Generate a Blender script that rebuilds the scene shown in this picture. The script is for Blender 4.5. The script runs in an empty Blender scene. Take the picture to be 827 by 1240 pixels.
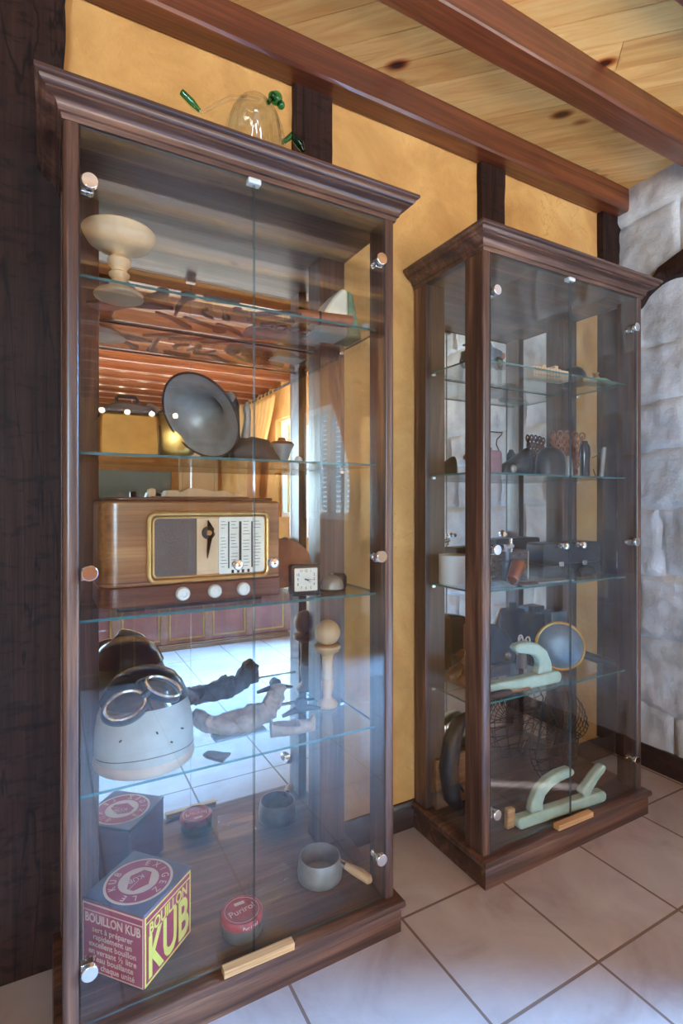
import bpy, bmesh, math, random
from mathutils import Vector, Matrix, noise
random.seed(7)
S = bpy.context.scene
COL = S.collection
PI = math.pi
R = math.radians

# ------------------------------------------------------------------ camera
cam_d = bpy.data.cameras.new('camera')
cam = bpy.data.objects.new('camera', cam_d); COL.objects.link(cam)
cam.location = (0, 0, 1.15)
cam.rotation_euler = (R(90), 0, R(-28.9))
cam_d.sensor_fit = 'VERTICAL'; cam_d.sensor_height = 36; cam_d.sensor_width = 24
cam_d.lens = 36 * 639 / 1240
cam_d.shift_y = -0.008
cam_d.clip_start = 0.02
S.camera = cam

# ------------------------------------------------------------------ exposure, sky, sun, door daylight, added fill
S.view_settings.view_transform = 'Standard'
S.view_settings.look = 'None'
S.view_settings.exposure = 0.55
S.view_settings.gamma = 1.0
S.view_settings.use_curve_mapping = False
try:
    S.cycles.max_bounces = 14; S.cycles.glossy_bounces = 9; S.cycles.transparent_max_bounces = 40
    S.cycles.transmission_bounces = 8; S.cycles.diffuse_bounces = 5
    S.cycles.sample_clamp_indirect = 6.0
    S.cycles.caustics_reflective = False; S.cycles.caustics_refractive = False
except Exception:
    pass
W = bpy.data.worlds.new('sky'); S.world = W; W.use_nodes = True
W.node_tree.nodes['Background'].inputs[0].default_value = (.72, .86, 1, 1)
W.node_tree.nodes['Background'].inputs[1].default_value = 4.0

def area(name, loc, target, sx, sy, energy, col):
    d = bpy.data.lights.new(name, 'AREA'); d.shape = 'RECTANGLE'; d.size = sx; d.size_y = sy
    d.energy = energy; d.color = col
    o = bpy.data.objects.new(name, d); COL.objects.link(o); o.location = loc
    o.rotation_euler = (Vector(target) - Vector(loc)).to_track_quat('-Z', 'Y').to_euler()
    return o
area('garden_door_daylight', (6.2, -1.15, 4.0), (.5, -.2, 0), 3.2, 3.2, 18500, (.22, .53, 1))
area('far_wall_fill', (-1.45, -4.85, 1.5), (.9, 1.2, 1.0), 2.0, 1.8, 275, (.60, .81, 1))  # added cool frontal fill; the far wall has no window here
area('ceiling_fill', (1.0, -1.6, 1.32), (1.0, -1.6, 3), 2.2, 2.0, 124, (1, .95, .86))  # added fill thrown up at the ceiling, no lamp fixture behind it
sun_d = bpy.data.lights.new('sun', 'SUN'); sun_d.energy = 32; sun_d.angle = R(.4); sun_d.color = (1, .98, .95)
sun = bpy.data.objects.new('sun', sun_d); COL.objects.link(sun)
sun.rotation_euler = Vector((.84, .54, -.35)).to_track_quat('-Z', 'Y').to_euler()

# ------------------------------------------------------------------ materials
def nm(name):
    m = bpy.data.materials.new(name); m.use_nodes = True
    nt = m.node_tree; b = nt.nodes['Principled BSDF']
    return m, nt, b
def nd(nt, t, **k):
    n = nt.nodes.new(t)
    for a, v in k.items(): setattr(n, a, v)
    return n
def c4(c): return (c[0], c[1], c[2], 1)
def srgb(r, g, b):
    f = lambda v: (v/255/12.92) if v/255 <= .04045 else ((v/255+.055)/1.055)**2.4
    return (f(r), f(g), f(b))
def ramp(nt, stops):
    r = nd(nt, 'ShaderNodeValToRGB'); e = r.color_ramp.elements
    while len(e) < len(stops): e.new(.5)
    for k, (p, c) in enumerate(stops): e[k].position = p; e[k].color = c4(c)
    return r
def coords(nt, scale=(1, 1, 1), rot=(0, 0, 0), loc=(0, 0, 0)):
    t = nd(nt, 'ShaderNodeTexCoord'); mp = nd(nt, 'ShaderNodeMapping')
    nt.links.new(t.outputs['Object'], mp.inputs[0])
    mp.inputs['Scale'].default_value = scale; mp.inputs['Rotation'].default_value = rot; mp.inputs['Location'].default_value = loc
    return mp
def noise_n(nt, vec, scale, detail=4, rough=.55, dist=0):
    n = nd(nt, 'ShaderNodeTexNoise'); nt.links.new(vec, n.inputs['Vector'])
    n.inputs['Scale'].default_value = scale; n.inputs['Detail'].default_value = detail
    n.inputs['Roughness'].default_value = rough; n.inputs['Distortion'].default_value = dist
    return n
def mixc(nt, a, b, fac, mode='MIX'):
    m = nd(nt, 'ShaderNodeMix', data_type='RGBA', blend_type=mode)
    for s, v in ((m.inputs[6], a), (m.inputs[7], b), (m.inputs[0], fac)):
        if isinstance(v, (tuple, list)): s.default_value = c4(v)
        elif isinstance(v, (int, float)): s.default_value = v
        else: nt.links.new(v, s)
    return m.outputs[2]
def bump(nt, b, h, strength=.3, dist=.01):
    n = nd(nt, 'ShaderNodeBump'); n.inputs['Strength'].default_value = strength; n.inputs['Distance'].default_value = dist
    nt.links.new(h, n.inputs['Height']); nt.links.new(n.outputs[0], b.inputs['Normal'])

def plain(name, col, rough=.5, metal=0, var=.25, scale=40, bmp=.1, coat=0):
    m, nt, b = nm(name)
    mp = coords(nt); n = noise_n(nt, mp.outputs[0], scale)
    r = ramp(nt, [(.3, tuple(v*(1-var) for v in col)), (.7, tuple(min(1, v*(1+var)) for v in col))])
    nt.links.new(n.outputs[0], r.inputs[0]); nt.links.new(r.outputs[0], b.inputs['Base Color'])
    b.inputs['Roughness'].default_value = rough; b.inputs['Metallic'].default_value = metal
    if coat: b.inputs['Coat Weight'].default_value = coat; b.inputs['Coat Roughness'].default_value = .12
    if bmp: bump(nt, b, n.outputs[0], bmp, .003)
    return m
def wood(name, dark, mid, light, axis='Z', scale=22, rough=.35, coat=.3, dist=1.2, bmp=.15, fine=.75):
    m, nt, b = nm(name)
    st = .07; sc = {'X': (st, 1, 1), 'Y': (1, st, 1), 'Z': (1, 1, st)}[axis]
    mp = coords(nt, sc)
    n = noise_n(nt, mp.outputs[0], scale, 5, .6, dist)
    r = ramp(nt, [(.28, dark), (.5, mid), (.72, light)]); nt.links.new(n.outputs[0], r.inputs[0])
    mp2 = coords(nt, tuple(v if v == 1 else .02 for v in sc)); n2 = noise_n(nt, mp2.outputs[0], scale*9, 3)
    r2 = ramp(nt, [(.35, (.55, .5, .48)), (.6, (1, 1, 1))]); nt.links.new(n2.outputs[0], r2.inputs[0])
    nt.links.new(mixc(nt, r.outputs[0], r2.outputs[0], fine, 'MULTIPLY'), b.inputs['Base Color'])
    b.inputs['Roughness'].default_value = rough
    b.inputs['Coat Weight'].default_value = coat; b.inputs['Coat Roughness'].default_value = .18
    bump(nt, b, n2.outputs[0], bmp, .002)
    return m
def glass(name, tint=(.965, .985, .98), ior=1.5, rough=0.0):
    m, nt, b = nm(name); nt.nodes.remove(b)
    out = nt.nodes['Material Output']
    tr = nd(nt, 'ShaderNodeBsdfTransparent'); tr.inputs[0].default_value = c4(tint)
    gl = nd(nt, 'ShaderNodeBsdfGlossy'); gl.inputs['Roughness'].default_value = rough
    geo = nd(nt, 'ShaderNodeNewGeometry')
    mi = nd(nt, 'ShaderNodeMix', data_type='FLOAT')
    mi.inputs[2].default_value = ior; mi.inputs[3].default_value = 1/ior
    nt.links.new(geo.outputs['Backfacing'], mi.inputs[0])
    fr = nd(nt, 'ShaderNodeFresnel'); nt.links.new(mi.outputs[0], fr.inputs['IOR'])
    mx = nd(nt, 'ShaderNodeMixShader')
    nt.links.new(fr.outputs[0], mx.inputs[0]); nt.links.new(tr.outputs[0], mx.inputs[1]); nt.links.new(gl.outputs[0], mx.inputs[2])
    nt.links.new(mx.outputs[0], out.inputs[0])
    return m

CW = (srgb(44, 29, 24), srgb(84, 56, 45), srgb(134, 93, 70))
M = {}
M['cab_z'] = wood('walnut_upright', *CW, axis='Z', scale=20)
M['cab_x'] = wood('walnut_rail', *CW, axis='X', scale=20)
M['cab_y'] = wood('walnut_side', *CW, axis='Y', scale=20)
M['glass'] = glass('clear_glass', ior=1.58)
M['shelf_glass'] = glass('shelf_glass', (.95, .98, .97), 1.5)
M['edge'] = plain('green_glass_edge', srgb(60, 100, 100), .15, 0, .1, 60, 0)
M['edge_pale'] = plain('pale_glass_edge', srgb(84, 98, 98), .15, 0, .1, 60, 0)
M['chrome'] = plain('chrome', (.82, .83, .86), .12, 1, .04, 30, 0)
M['plastic'] = plain('clear_catch', (.6, .64, .64), .25, 0, .1, 50, 0)
m, nt, b = nm('mirror'); b.inputs['Base Color'].default_value = (.86, .88, .88, 1); b.inputs['Metallic'].default_value = 1; b.inputs['Roughness'].default_value = .004; M['mirror'] = m

def plaster(name, lo, mid, hi, bm=.35):
    m, nt, b = nm(name); mp = coords(nt)
    n = noise_n(nt, mp.outputs[0], 3.2, 6, .62, .5)
    r = ramp(nt, [(.3, lo), (.52, mid), (.72, hi)]); nt.links.new(n.outputs[0], r.inputs[0])
    n2 = noise_n(nt, mp.outputs[0], 11, 8, .7, 1.5)
    n3 = noise_n(nt, mp.outputs[0], 5, 3, .5, 3)
    cr = ramp(nt, [(.486, (1, 1, 1)), (.5, (.72, .58, .42)), (.514, (1, 1, 1))]); nt.links.new(n3.outputs[0], cr.inputs[0])
    gate = ramp(nt, [(.55, (0, 0, 0)), (.66, (1, 1, 1))]); nt.links.new(n.outputs[0], gate.inputs[0])
    nt.links.new(mixc(nt, r.outputs[0], cr.outputs[0], gate.outputs[0], 'MULTIPLY'), b.inputs['Base Color'])
    b.inputs['Roughness'].default_value = .8
    bump(nt, b, n2.outputs[0], bm, .02)
    return m
M['ochre'] = plaster('ochre_plaster', srgb(170, 120, 62), srgb(200, 149, 85), srgb(216, 170, 104))
M['cream'] = plain('cream_paint', srgb(225, 214, 190), .6, 0, .04, 6, .05)

m, nt, b = nm('white_stone'); mp = coords(nt)
n = noise_n(nt, mp.outputs[0], 5, 7, .65); n2 = noise_n(nt, mp.outputs[0], 40, 6, .7)
r = ramp(nt, [(.3, srgb(170, 168, 166)), (.5, srgb(196, 197, 198)), (.7, srgb(216, 217, 218))]); nt.links.new(n.outputs[0], r.inputs[0])
nt.links.new(r.outputs[0], b.inputs['Base Color']); b.inputs['Roughness'].default_value = .85; bump(nt, b, n2.outputs[0], .5, .012)
M['stone'] = m

m, nt, b = nm('floor_tiles'); mp = coords(nt, loc=(-.853+.352*20, -1.2+.352*20, 0))
br = nd(nt, 'ShaderNodeTexBrick'); br.offset = 0; br.squash = 1; nt.links.new(mp.outputs[0], br.inputs[0])
br.inputs['Scale'].default_value = 1; br.inputs['Brick Width'].default_value = .352; br.inputs['Row Height'].default_value = .352
br.inputs['Mortar Size'].default_value = .0042; br.inputs['Mortar Smooth'].default_value = .2; br.inputs['Bias'].default_value = 0
br.inputs['Color1'].default_value = c4((.95, .95, .95)); br.inputs['Color2'].default_value = (1, 1, 1, 1)
br.inputs['Mortar'].default_value = (1, 1, 1, 1)
n = noise_n(nt, mp.outputs[0], 4.5, 6, .6, .8)
r = ramp(nt, [(.28, srgb(156, 141, 138)), (.5, srgb(176, 166, 166)), (.74, srgb(188, 182, 182))]); nt.links.new(n.outputs[0], r.inputs[0])
col = mixc(nt, r.outputs[0], br.outputs['Color'], 1.0, 'MULTIPLY')
nt.links.new(mixc(nt, col, srgb(118, 98, 88), br.outputs['Fac']), b.inputs['Base Color'])
rr = ramp(nt, [(0, (.33,)*3), (1, (.8,)*3)]); nt.links.new(br.outputs['Fac'], rr.inputs[0]); nt.links.new(rr.outputs[0], b.inputs['Roughness'])
inv = nd(nt, 'ShaderNodeMath', operation='SUBTRACT'); inv.inputs[0].default_value = 1; nt.links.new(br.outputs['Fac'], inv.inputs[1])
bump(nt, b, inv.outputs[0], .5, .004)
M['tiles'] = m

m, nt, b = nm('knotty_pine'); mp = coords(nt, rot=(0, 0, R(45)))
mps = nd(nt, 'ShaderNodeMapping'); nt.links.new(mp.outputs[0], mps.inputs[0]); mps.inputs['Scale'].default_value = (.1, 1, 1)
geo = nd(nt, 'ShaderNodeNewGeometry'); va = nd(nt, 'ShaderNodeVectorMath', operation='ADD')
cx = nd(nt, 'ShaderNodeCombineXYZ'); ms = nd(nt, 'ShaderNodeMath', operation='MULTIPLY'); ms.inputs[1].default_value = 37
nt.links.new(geo.outputs['Random Per Island'], ms.inputs[0]); nt.links.new(ms.outputs[0], cx.inputs[0]); nt.links.new(ms.outputs[0], cx.inputs[2])
nt.links.new(mps.outputs[0], va.inputs[0]); nt.links.new(cx.outputs[0], va.inputs[1])
n = noise_n(nt, va.outputs[0], 20, 5, .6, 1.6)
r = ramp(nt, [(.26, srgb(204, 142, 76)), (.5, srgb(228, 174, 104)), (.72, srgb(240, 194, 126))]); nt.links.new(n.outputs[0], r.inputs[0])
mpk = nd(nt, 'ShaderNodeMapping'); nt.links.new(mp.outputs[0], mpk.inputs[0]); mpk.inputs['Scale'].default_value = (.55, 1, 1)
vo = nd(nt, 'ShaderNodeTexVoronoi'); nt.links.new(mpk.outputs[0], vo.inputs[0]); vo.inputs['Scale'].default_value = 6.0
kr = ramp(nt, [(.065, srgb(70, 34, 20)), (.10, srgb(180, 112, 60)), (.17, (1, 1, 1))]); nt.links.new(vo.outputs['Distance'], kr.inputs[0])
rt = ramp(nt, [(0, (.82, .76, .68)), (1, (1.0, 1.0, 1.0))]); nt.links.new(geo.outputs['Random Per Island'], rt.inputs[0])
cc = mixc(nt, r.outputs[0], kr.outputs[0], 1.0, 'MULTIPLY'); cc = mixc(nt, cc, rt.outputs[0], 1.0, 'MULTIPLY')
nt.links.new(cc, b.inputs['Base Color']); b.inputs['Roughness'].default_value = .35; b.inputs['Coat Weight'].default_value = .25
M['pine'] = m
M['beam'] = wood('varnished_beam', srgb(72, 34, 18), srgb(108, 56, 33), srgb(134, 76, 47), 'X', 14, .32, .4, 1.5)
M['timber'] = wood('old_dark_oak', srgb(34, 19, 15), srgb(49, 29, 23), srgb(60, 38, 30), 'Z', 9, .6, .05, 2.6, .8)
tm = M['timber']; nt = tm.node_tree; b = nt.nodes['Principled BSDF']; b.inputs['Specular IOR Level'].default_value = .2; b.inputs['Coat Weight'].default_value = 0
src = b.inputs['Base Color'].links[0].from_socket
mp = coords(nt, (1, 1, .1)); n = noise_n(nt, mp.outputs[0], 7, 4, .6, .8)
cr = ramp(nt, [(.484, (1, 1, 1)), (.496, (.18, .16, .15)), (.508, (1, 1, 1))]); nt.links.new(n.outputs[0], cr.inputs[0])
mp = coords(nt, (1, 1, 2.5)); n = noise_n(nt, mp.outputs[0], 16, 3, .6, .5)
cr2 = ramp(nt, [(.36, (.3, .28, .28)), (.48, (1, 1, 1))]); nt.links.new(n.outputs[0], cr2.inputs[0])
nt.links.new(mixc(nt, mixc(nt, src, cr.outputs[0], 1.0, 'MULTIPLY'), cr2.outputs[0], .7, 'MULTIPLY'), b.inputs['Base Color'])
M['skirt'] = wood('dark_skirting', srgb(40, 27, 25), srgb(58, 41, 38), srgb(72, 53, 49), 'X', 18, .4, .2)
M['lightwood'] = wood('turned_beech', srgb(206, 166, 122), srgb(212, 174, 132), srgb(218, 182, 140), 'Z', 14, .5, .1, 1, .02, .12)
M['pinestrip'] = wood('pine_offcut', srgb(180, 126, 78), srgb(212, 164, 112), srgb(228, 188, 140), 'X', 30, .55, 0)
M['radiowood'] = wood('radio_walnut', srgb(108, 66, 38), srgb(150, 98, 58), srgb(178, 124, 78), 'X', 14, .3, .5, .8, .03)
M['radiodark'] = wood('radio_base_walnut', srgb(72, 36, 24), srgb(104, 58, 40), srgb(122, 74, 52), 'X', 14, .3, .5, .8, .03)
M['midwood'] = wood('brown_wood', srgb(100, 62, 38), srgb(140, 92, 58), srgb(164, 112, 74), 'X', 22, .5, .1)
M['darkwood'] = wood('carved_dark_wood', srgb(52, 34, 28), srgb(82, 58, 48), srgb(104, 76, 62), 'X', 26, .55, .1)
M['iron'] = plain('dark_iron', srgb(54, 46, 46), .55, .3, .3, 60, .2)
M['black'] = plain('black_leather', srgb(32, 30, 32), .4, 0, .3, 90, .15)
M['blackgloss'] = plain('black_gloss', srgb(26, 25, 28), .15, 0, .2, 30, 0)
M['pewter'] = plain('grey_pewter', srgb(150, 146, 140), .42, .3, .15, 30, .05)
M['brass'] = plain('old_brass', srgb(196, 148, 78), .3, .85, .2, 14, .03)
M['copper'] = plain('copper', srgb(176, 104, 64), .3, .8, .2, 20, .03)
M['brassdark'] = plain('gilt_trim', srgb(176, 134, 80), .3, .6, .15, 40, 0)
M['leather'] = plain('tan_leather', srgb(142, 84, 56), .5, 0, .25, 30, .15)
M['chestleather'] = plain('oxblood_leather', srgb(134, 66, 48), .42, 0, .22, 9, .1)
M['helmet'] = plain('helmet_cloth', srgb(158, 150, 140), .6, 0, .12, 20, .08)
M['helmet_rim'] = plain('helmet_rim', srgb(176, 146, 124), .55, 0, .12, 20, .08)
M['clay'] = plain('fired_clay', srgb(150, 128, 112), .75, 0, .35, 26, .4)
M['claydark'] = plain('weathered_grey_clay', srgb(120, 118, 108), .75, 0, .35, 26, .4)
M['ivory'] = plain('ivory_knob', srgb(222, 216, 204), .25, 0, .06, 30, 0, .3)
M['paper'] = plain('ivory_dial', srgb(226, 218, 198), .45, 0, .06, 30, 0)
M['grille'] = plain('speaker_cloth', srgb(92, 76, 66), .8, 0, .2, 220, .3)
M['ink'] = plain('black_ink', srgb(40, 36, 36), .6, 0, .1, 30, 0)
M['white'] = plain('white_enamel', srgb(228, 226, 220), .4, 0, .05, 20, 0)
M['tinred'] = plain('printed_crimson_tin', srgb(164, 44, 66), .38, 0, .12, 30, .03)
M['tinyellow'] = plain('printed_yellow', srgb(232, 206, 92), .4, 0, .08, 30, 0)
M['tinpink'] = plain('printed_cream', srgb(226, 186, 160), .4, 0, .08, 30, 0)
M['tindark'] = plain('printed_slate_lid', srgb(92, 88, 104), .4, .2, .15, 30, .03)
M['olive'] = plain('olive_tin', srgb(104, 92, 72), .4, .4, .2, 40, .05)
M['rust'] = plain('worn_red_tin', srgb(172, 62, 56), .4, .1, .35, 45, .08)
M['sage'] = plain('pale_sage_paint', srgb(178, 198, 182), .6, 0, .12, 30, .1)
M['felt'] = plain('green_felt', srgb(108, 128, 100), .8, 0, .2, 60, .1)
M['greycloth'] = plain('grey_cloth', srgb(150, 146, 142), .85, 0, .2, 40, .25)
M['bluegrey'] = plain('blue_grey_metal', srgb(96, 110, 124), .4, .4, .25, 30, .05)
M['mauve'] = plain('mauve_tin', srgb(132, 96, 104), .5, .2, .2, 30, .05)
M['greenglass'] = glass('green_glass', (.22, .62, .42), 1.5)
M['bluepane'] = plain('blue_cloth', srgb(128, 150, 170), .7, 0, .2, 30, .2)
M['curtain'] = plain('ochre_curtain', srgb(226, 186, 122), .8, 0, .1, 12, .05)
cm = M['curtain']; nt = cm.node_tree; b = nt.nodes['Principled BSDF']; out = nt.nodes['Material Output']
tl = nd(nt, 'ShaderNodeBsdfTranslucent'); tl.inputs[0].default_value = c4(srgb(236, 196, 120))
mx = nd(nt, 'ShaderNodeMixShader'); mx.inputs[0].default_value = .55
nt.links.new(b.outputs[0], mx.inputs[1]); nt.links.new(tl.outputs[0], mx.inputs[2]); nt.links.new(mx.outputs[0], out.inputs[0])
M['tvscreen'] = plain('slate_screen', srgb(96, 112, 112), .25, 0, .1, 3, 0)
m, nt, b = nm('lit_bulb'); b.inputs['Emission Color'].default_value = (1, .87, .62, 1); b.inputs['Emission Strength'].default_value = 40; M['bulb'] = m

# ------------------------------------------------------------------ mesh builder
class MB:
    def __init__(s): s.bm = bmesh.new(); s.M = Matrix.Identity(4); s.mi = 0
    def v(s, p): return s.bm.verts.new(s.M @ Vector(p))
    def f(s, vs):
        try:
            q = s.bm.faces.new(vs); q.material_index = s.mi; return q
        except ValueError: return None
    def box(s, x0, x1, y0, y1, z0, z1):
        p = [s.v((x, y, z)) for z in (z0, z1) for x, y in ((x0, y0), (x1, y0), (x1, y1), (x0, y1))]
        for q in ((3, 2, 1, 0), (4, 5, 6, 7), (0, 1, 5, 4), (1, 2, 6, 5), (2, 3, 7, 6), (3, 0, 4, 7)): s.f([p[i] for i in q])
        return s
    def prism(s, poly, h0, h1, axis='Z'):
        g = {'Z': lambda a, b, h: (a, b, h), 'Y': lambda a, b, h: (a, h, b), 'X': lambda a, b, h: (h, a, b)}[axis]
        lo = [s.v(g(a, b, h0)) for a, b in poly]; hi = [s.v(g(a, b, h1)) for a, b in poly]
        s.f(lo[::-1]); s.f(hi); n = len(poly)
        for i in range(n): s.f([lo[i], lo[(i+1) % n], hi[(i+1) % n], hi[i]])
        return s
    def lathe(s, prof, seg=32, sx=1, sy=1):
        rings = []
        for r, z in prof:
            if r < 1e-6: rings.append([s.v((0, 0, z))])
            else: rings.append([s.v((r*sx*math.cos(2*PI*k/seg), r*sy*math.sin(2*PI*k/seg), z)) for k in range(seg)])
        for a, b in zip(rings, rings[1:]):
            for k in range(seg):
                k2 = (k+1) % seg
                if len(a) == 1 and len(b) == 1: continue
                if len(a) == 1: s.f([a[0], b[k2], b[k]])
                elif len(b) == 1: s.f([a[k], a[k2], b[0]])
                else: s.f([a[k], a[k2], b[k2], b[k]])
        if len(rings[0]) > 1: s.f(rings[0][::-1])
        if len(rings[-1]) > 1: s.f(rings[-1])
        return s
    def tube(s, pts, rad, seg=10, closed=False):
        pts = [Vector(p) for p in pts]; n = len(pts)
        rad = rad if isinstance(rad, (list, tuple)) else [rad]*n
        rings = []; up = None
        for i in range(n):
            t = (pts[(i+1) % n]-pts[i-1]) if closed else (pts[min(i+1, n-1)]-pts[max(i-1, 0)])
            t.normalize()
            if up is None: up = Vector((0, 0, 1)) if abs(t.z) < .9 else Vector((1, 0, 0))
            a = up-t*up.dot(t)
            if a.length < 1e-4: a = t.orthogonal()
            a.normalize(); b = t.cross(a); up = a
            rings.append([s.v(pts[i]+(a*math.cos(2*PI*k/seg)+b*math.sin(2*PI*k/seg))*rad[i]) for k in range(seg)])
        for i in range(n if closed else n-1):
            A, B = rings[i], rings[(i+1) % n]
            for k in range(seg): s.f([A[k], A[(k+1) % seg], B[(k+1) % seg], B[k]])
        if not closed: s.f(rings[0][::-1]); s.f(rings[-1])
        return s
    def cyl(s, p0, p1, r0, r1=None, seg=24): return s.tube([p0, p1], [r0, r0 if r1 is None else r1], seg)
    def ball(s, c, r, seg=24, rings=14):
        r = r if isinstance(r, (tuple, list)) else (r, r, r); old = s.M
        s.M = old @ Matrix.Translation(c) @ Matrix.Diagonal((r[0], r[1], r[2], 1))
        s.lathe([(math.sin(PI*i/rings), -math.cos(PI*i/rings)) for i in range(rings+1)], seg); s.M = old
        return s
    def ribbon(s, pts, wid, z0, th):
        """a flat tool: a polyline with a width at each point, th thick"""
        n = len(pts); L, Rr = [], []
        for i in range(n):
            a = Vector(pts[max(i-1, 0)]); b = Vector(pts[min(i+1, n-1)]); t = (b-a).normalized(); q = Vector((-t.y, t.x))*wid[i]/2
            p = Vector(pts[i]); L.append(p+q); Rr.append(p-q)
        lo1 = [s.v((p.x, p.y, z0)) for p in L]; lo2 = [s.v((p.x, p.y, z0)) for p in Rr]
        hi1 = [s.v((p.x, p.y, z0+th)) for p in L]; hi2 = [s.v((p.x, p.y, z0+th)) for p in Rr]
        for i in range(n-1):
            s.f([lo1[i], lo1[i+1], lo2[i+1], lo2[i]]); s.f([hi1[i], hi2[i], hi2[i+1], hi1[i+1]])
            s.f([lo1[i], hi1[i], hi1[i+1], lo1[i+1]]); s.f([lo2[i], lo2[i+1], hi2[i+1], hi2[i]])
        s.f([lo1[0], lo2[0], hi2[0], hi1[0]]); s.f([lo1[-1], hi1[-1], hi2[-1], lo2[-1]])
        return s
    def surf(s, fn, nu, nv, closed_u=False):
        g = [[s.v(fn(i/(nu if closed_u else nu-1), j/(nv-1))) for j in range(nv)] for i in range(nu)]
        for i in range(nu if closed_u else nu-1):
            for j in range(nv-1): s.f([g[i][j], g[(i+1) % nu][j], g[(i+1) % nu][j+1], g[i][j+1]])
        return s
    def build(s, name, mat, parent=None, loc=None, rot=None, bevel=0, thick=0, smooth=True, jitter=0, js=30):
        if jitter:
            for v in s.bm.verts:
                q = noise.noise_vector(v.co*js); v.co += q*jitter
        bmesh.ops.recalc_face_normals(s.bm, faces=s.bm.faces[:])
        me = bpy.data.meshes.new(name); s.bm.to_mesh(me); s.bm.free()
        for q in (mat if isinstance(mat, (list, tuple)) else [mat]): me.materials.append(M[q] if isinstance(q, str) else q)
        if smooth:
            me.shade_smooth(); me.set_sharp_from_angle(angle=R(38))
        o = bpy.data.objects.new(name, me); COL.objects.link(o)
        if parent: o.parent = parent
        if loc: o.location = loc
        if rot: o.rotation_euler = rot
        if thick:
            md = o.modifiers.new('thickness', 'SOLIDIFY'); md.thickness = thick; md.offset = 0
        if bevel:
            md = o.modifiers.new('bevel', 'BEVEL'); md.width = bevel; md.segments = 2; md.limit_method = 'ANGLE'; md.angle_limit = R(40)
        return o
def tag(o, label, cat, group=None):
    o['label'] = label; o['category'] = cat
    if group: o['group'] = group
    return o
def thing(name, label, cat, loc=(0, 0, 0), rz=0, group=None):
    o = bpy.data.objects.new(name, None); COL.objects.link(o); o.location = loc; o.rotation_euler = (0, 0, rz)
    o.empty_display_size = .05
    return tag(o, label, cat, group)
def struct(o, label=None):
    o['kind'] = 'structure'
    if label: o['label'] = label
    return o
def text(mb, body, size, mat4, xs=1.0, depth=.0006, align='CENTER', space=1.0, bold=0):
    cu = bpy.data.curves.new('lettering', 'FONT'); cu.body = body; cu.size = size; cu.extrude = depth/2; cu.offset = bold*size
    cu.align_x = align; cu.align_y = 'CENTER'; cu.resolution_u = 3; cu.space_character = space
    o = bpy.data.objects.new('lettering', cu); COL.objects.link(o)
    bpy.context.view_layer.update()
    me = bpy.data.meshes.new_from_object(o.evaluated_get(bpy.context.evaluated_depsgraph_get()))
    me.transform(mb.M @ mat4 @ Matrix.Diagonal((xs, 1, 1, 1)))
    mb.bm.from_mesh(me); bpy.data.objects.remove(o); bpy.data.meshes.remove(me); bpy.data.curves.remove(cu)
def T(x, y, z): return Matrix.Translation((x, y, z))
def RX(a): return Matrix.Rotation(R(a), 4, 'X')
def RY(a): return Matrix.Rotation(R(a), 4, 'Y')
def RZ(a): return Matrix.Rotation(R(a), 4, 'Z')
def to_axis(d): return Vector(d).to_track_quat('Z', 'Y').to_matrix().to_4x4()

# ================================================================== THE ROOM
YW, XR, XL, YF, ZC = 1.535, 2.30, -2.6, -5.0, 2.565
struct(MB().box(XL-.3, XR+.4, YF-.3, YW+.3, -.1, 0).build('floor', 'tiles', smooth=False))
# ceiling: diagonal pine boards under a slab
mb = MB()
mb.box(XL-.2, XR+.2, YF-.2, YW+.2, ZC+.02, ZC+.1)
w = .112; q = .70710678
k0 = int(((XL-.2)+(YF-.2))*q/w)-1; k1 = int(((XR+.2)+(YW+.2))*q/w)+2
for k in range(k0, k1):
    u0, u1 = k*w+.0012, (k+1)*w-.0012         # across the boards; boards run along (1,-1)
    cuts = [-6.2]
    while cuts[-1] < 6: cuts.append(cuts[-1]+random.uniform(1.2, 2.4))
    for a, c in zip(cuts, cuts[1:]):
        poly = [((u*q+t*q), (u*q-t*q)) for u, t in ((u0, a+.0008), (u1, a+.0008), (u1, c-.0008), (u0, c-.0008))]
        cxm = sum(p[0] for p in poly)/4; cym = sum(p[1] for p in poly)/4
        if all(p[0] < XL-.2 for p in poly) or all(p[0] > XR+.3 for p in poly) or all(p[1] < YF-.2 for p in poly) or all(p[1] > YW+.2 for p in poly): continue
        mb.prism(poly, ZC, ZC+.018)
struct(mb.build('ceiling', 'pine', smooth=False))
# beams
def beam(y0, y1, idx):
    mb = MB(); n = 60; ch = .007; rings = []
    z0, z1 = ZC-.1, ZC-.001
    for i in range(n+1):
        x = XL-.05+(XR+.03-XL+.05)*i/n
        wv = lambda s: noise.noise(Vector((x*2.3, idx*3.7, s)))*.004
        prof = [(y0+wv(1), z1), (y0+wv(2), z0+ch+wv(3)), (y0+ch+wv(4), z0+wv(5)), (y1-ch+wv(6), z0+wv(7)), (y1+wv(8), z0+ch+wv(9)), (y1, z1)]
        rings.append([mb.v((x, y, z)) for y, z in prof])
    for A, B in zip(rings, rings[1:]):
        for k in range(6): mb.f([A[k], A[(k+1) % 6], B[(k+1) % 6], B[k]])
    mb.f(rings[0]); mb.f(rings[-1])
    return struct(mb.build('ceiling_beam', 'beam', smooth=False), 'varnished red-brown ceiling beam number %d from the yellow wall' % (idx+1) if idx else 'varnished red-brown ceiling beam along the top of the yellow wall')
yb = 1.45; i = 0
while yb > YF:
    beam(yb, yb+.086, i); i += 1; yb = 1.455-.375*i
# back wall, skirting
struct(MB().box(XL-.2, XR+.2, YW, YW+.2, 0, ZC+.02).build('wall_back', 'ochre', smooth=False))
struct(MB().prism([(YW-.001, .0), (YW-.016, .0), (YW-.016, .08), (YW-.008, .092), (YW-.001, .092)], .08, XR-.03, 'X').build('baseboard_back', 'skirt'))
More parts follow.
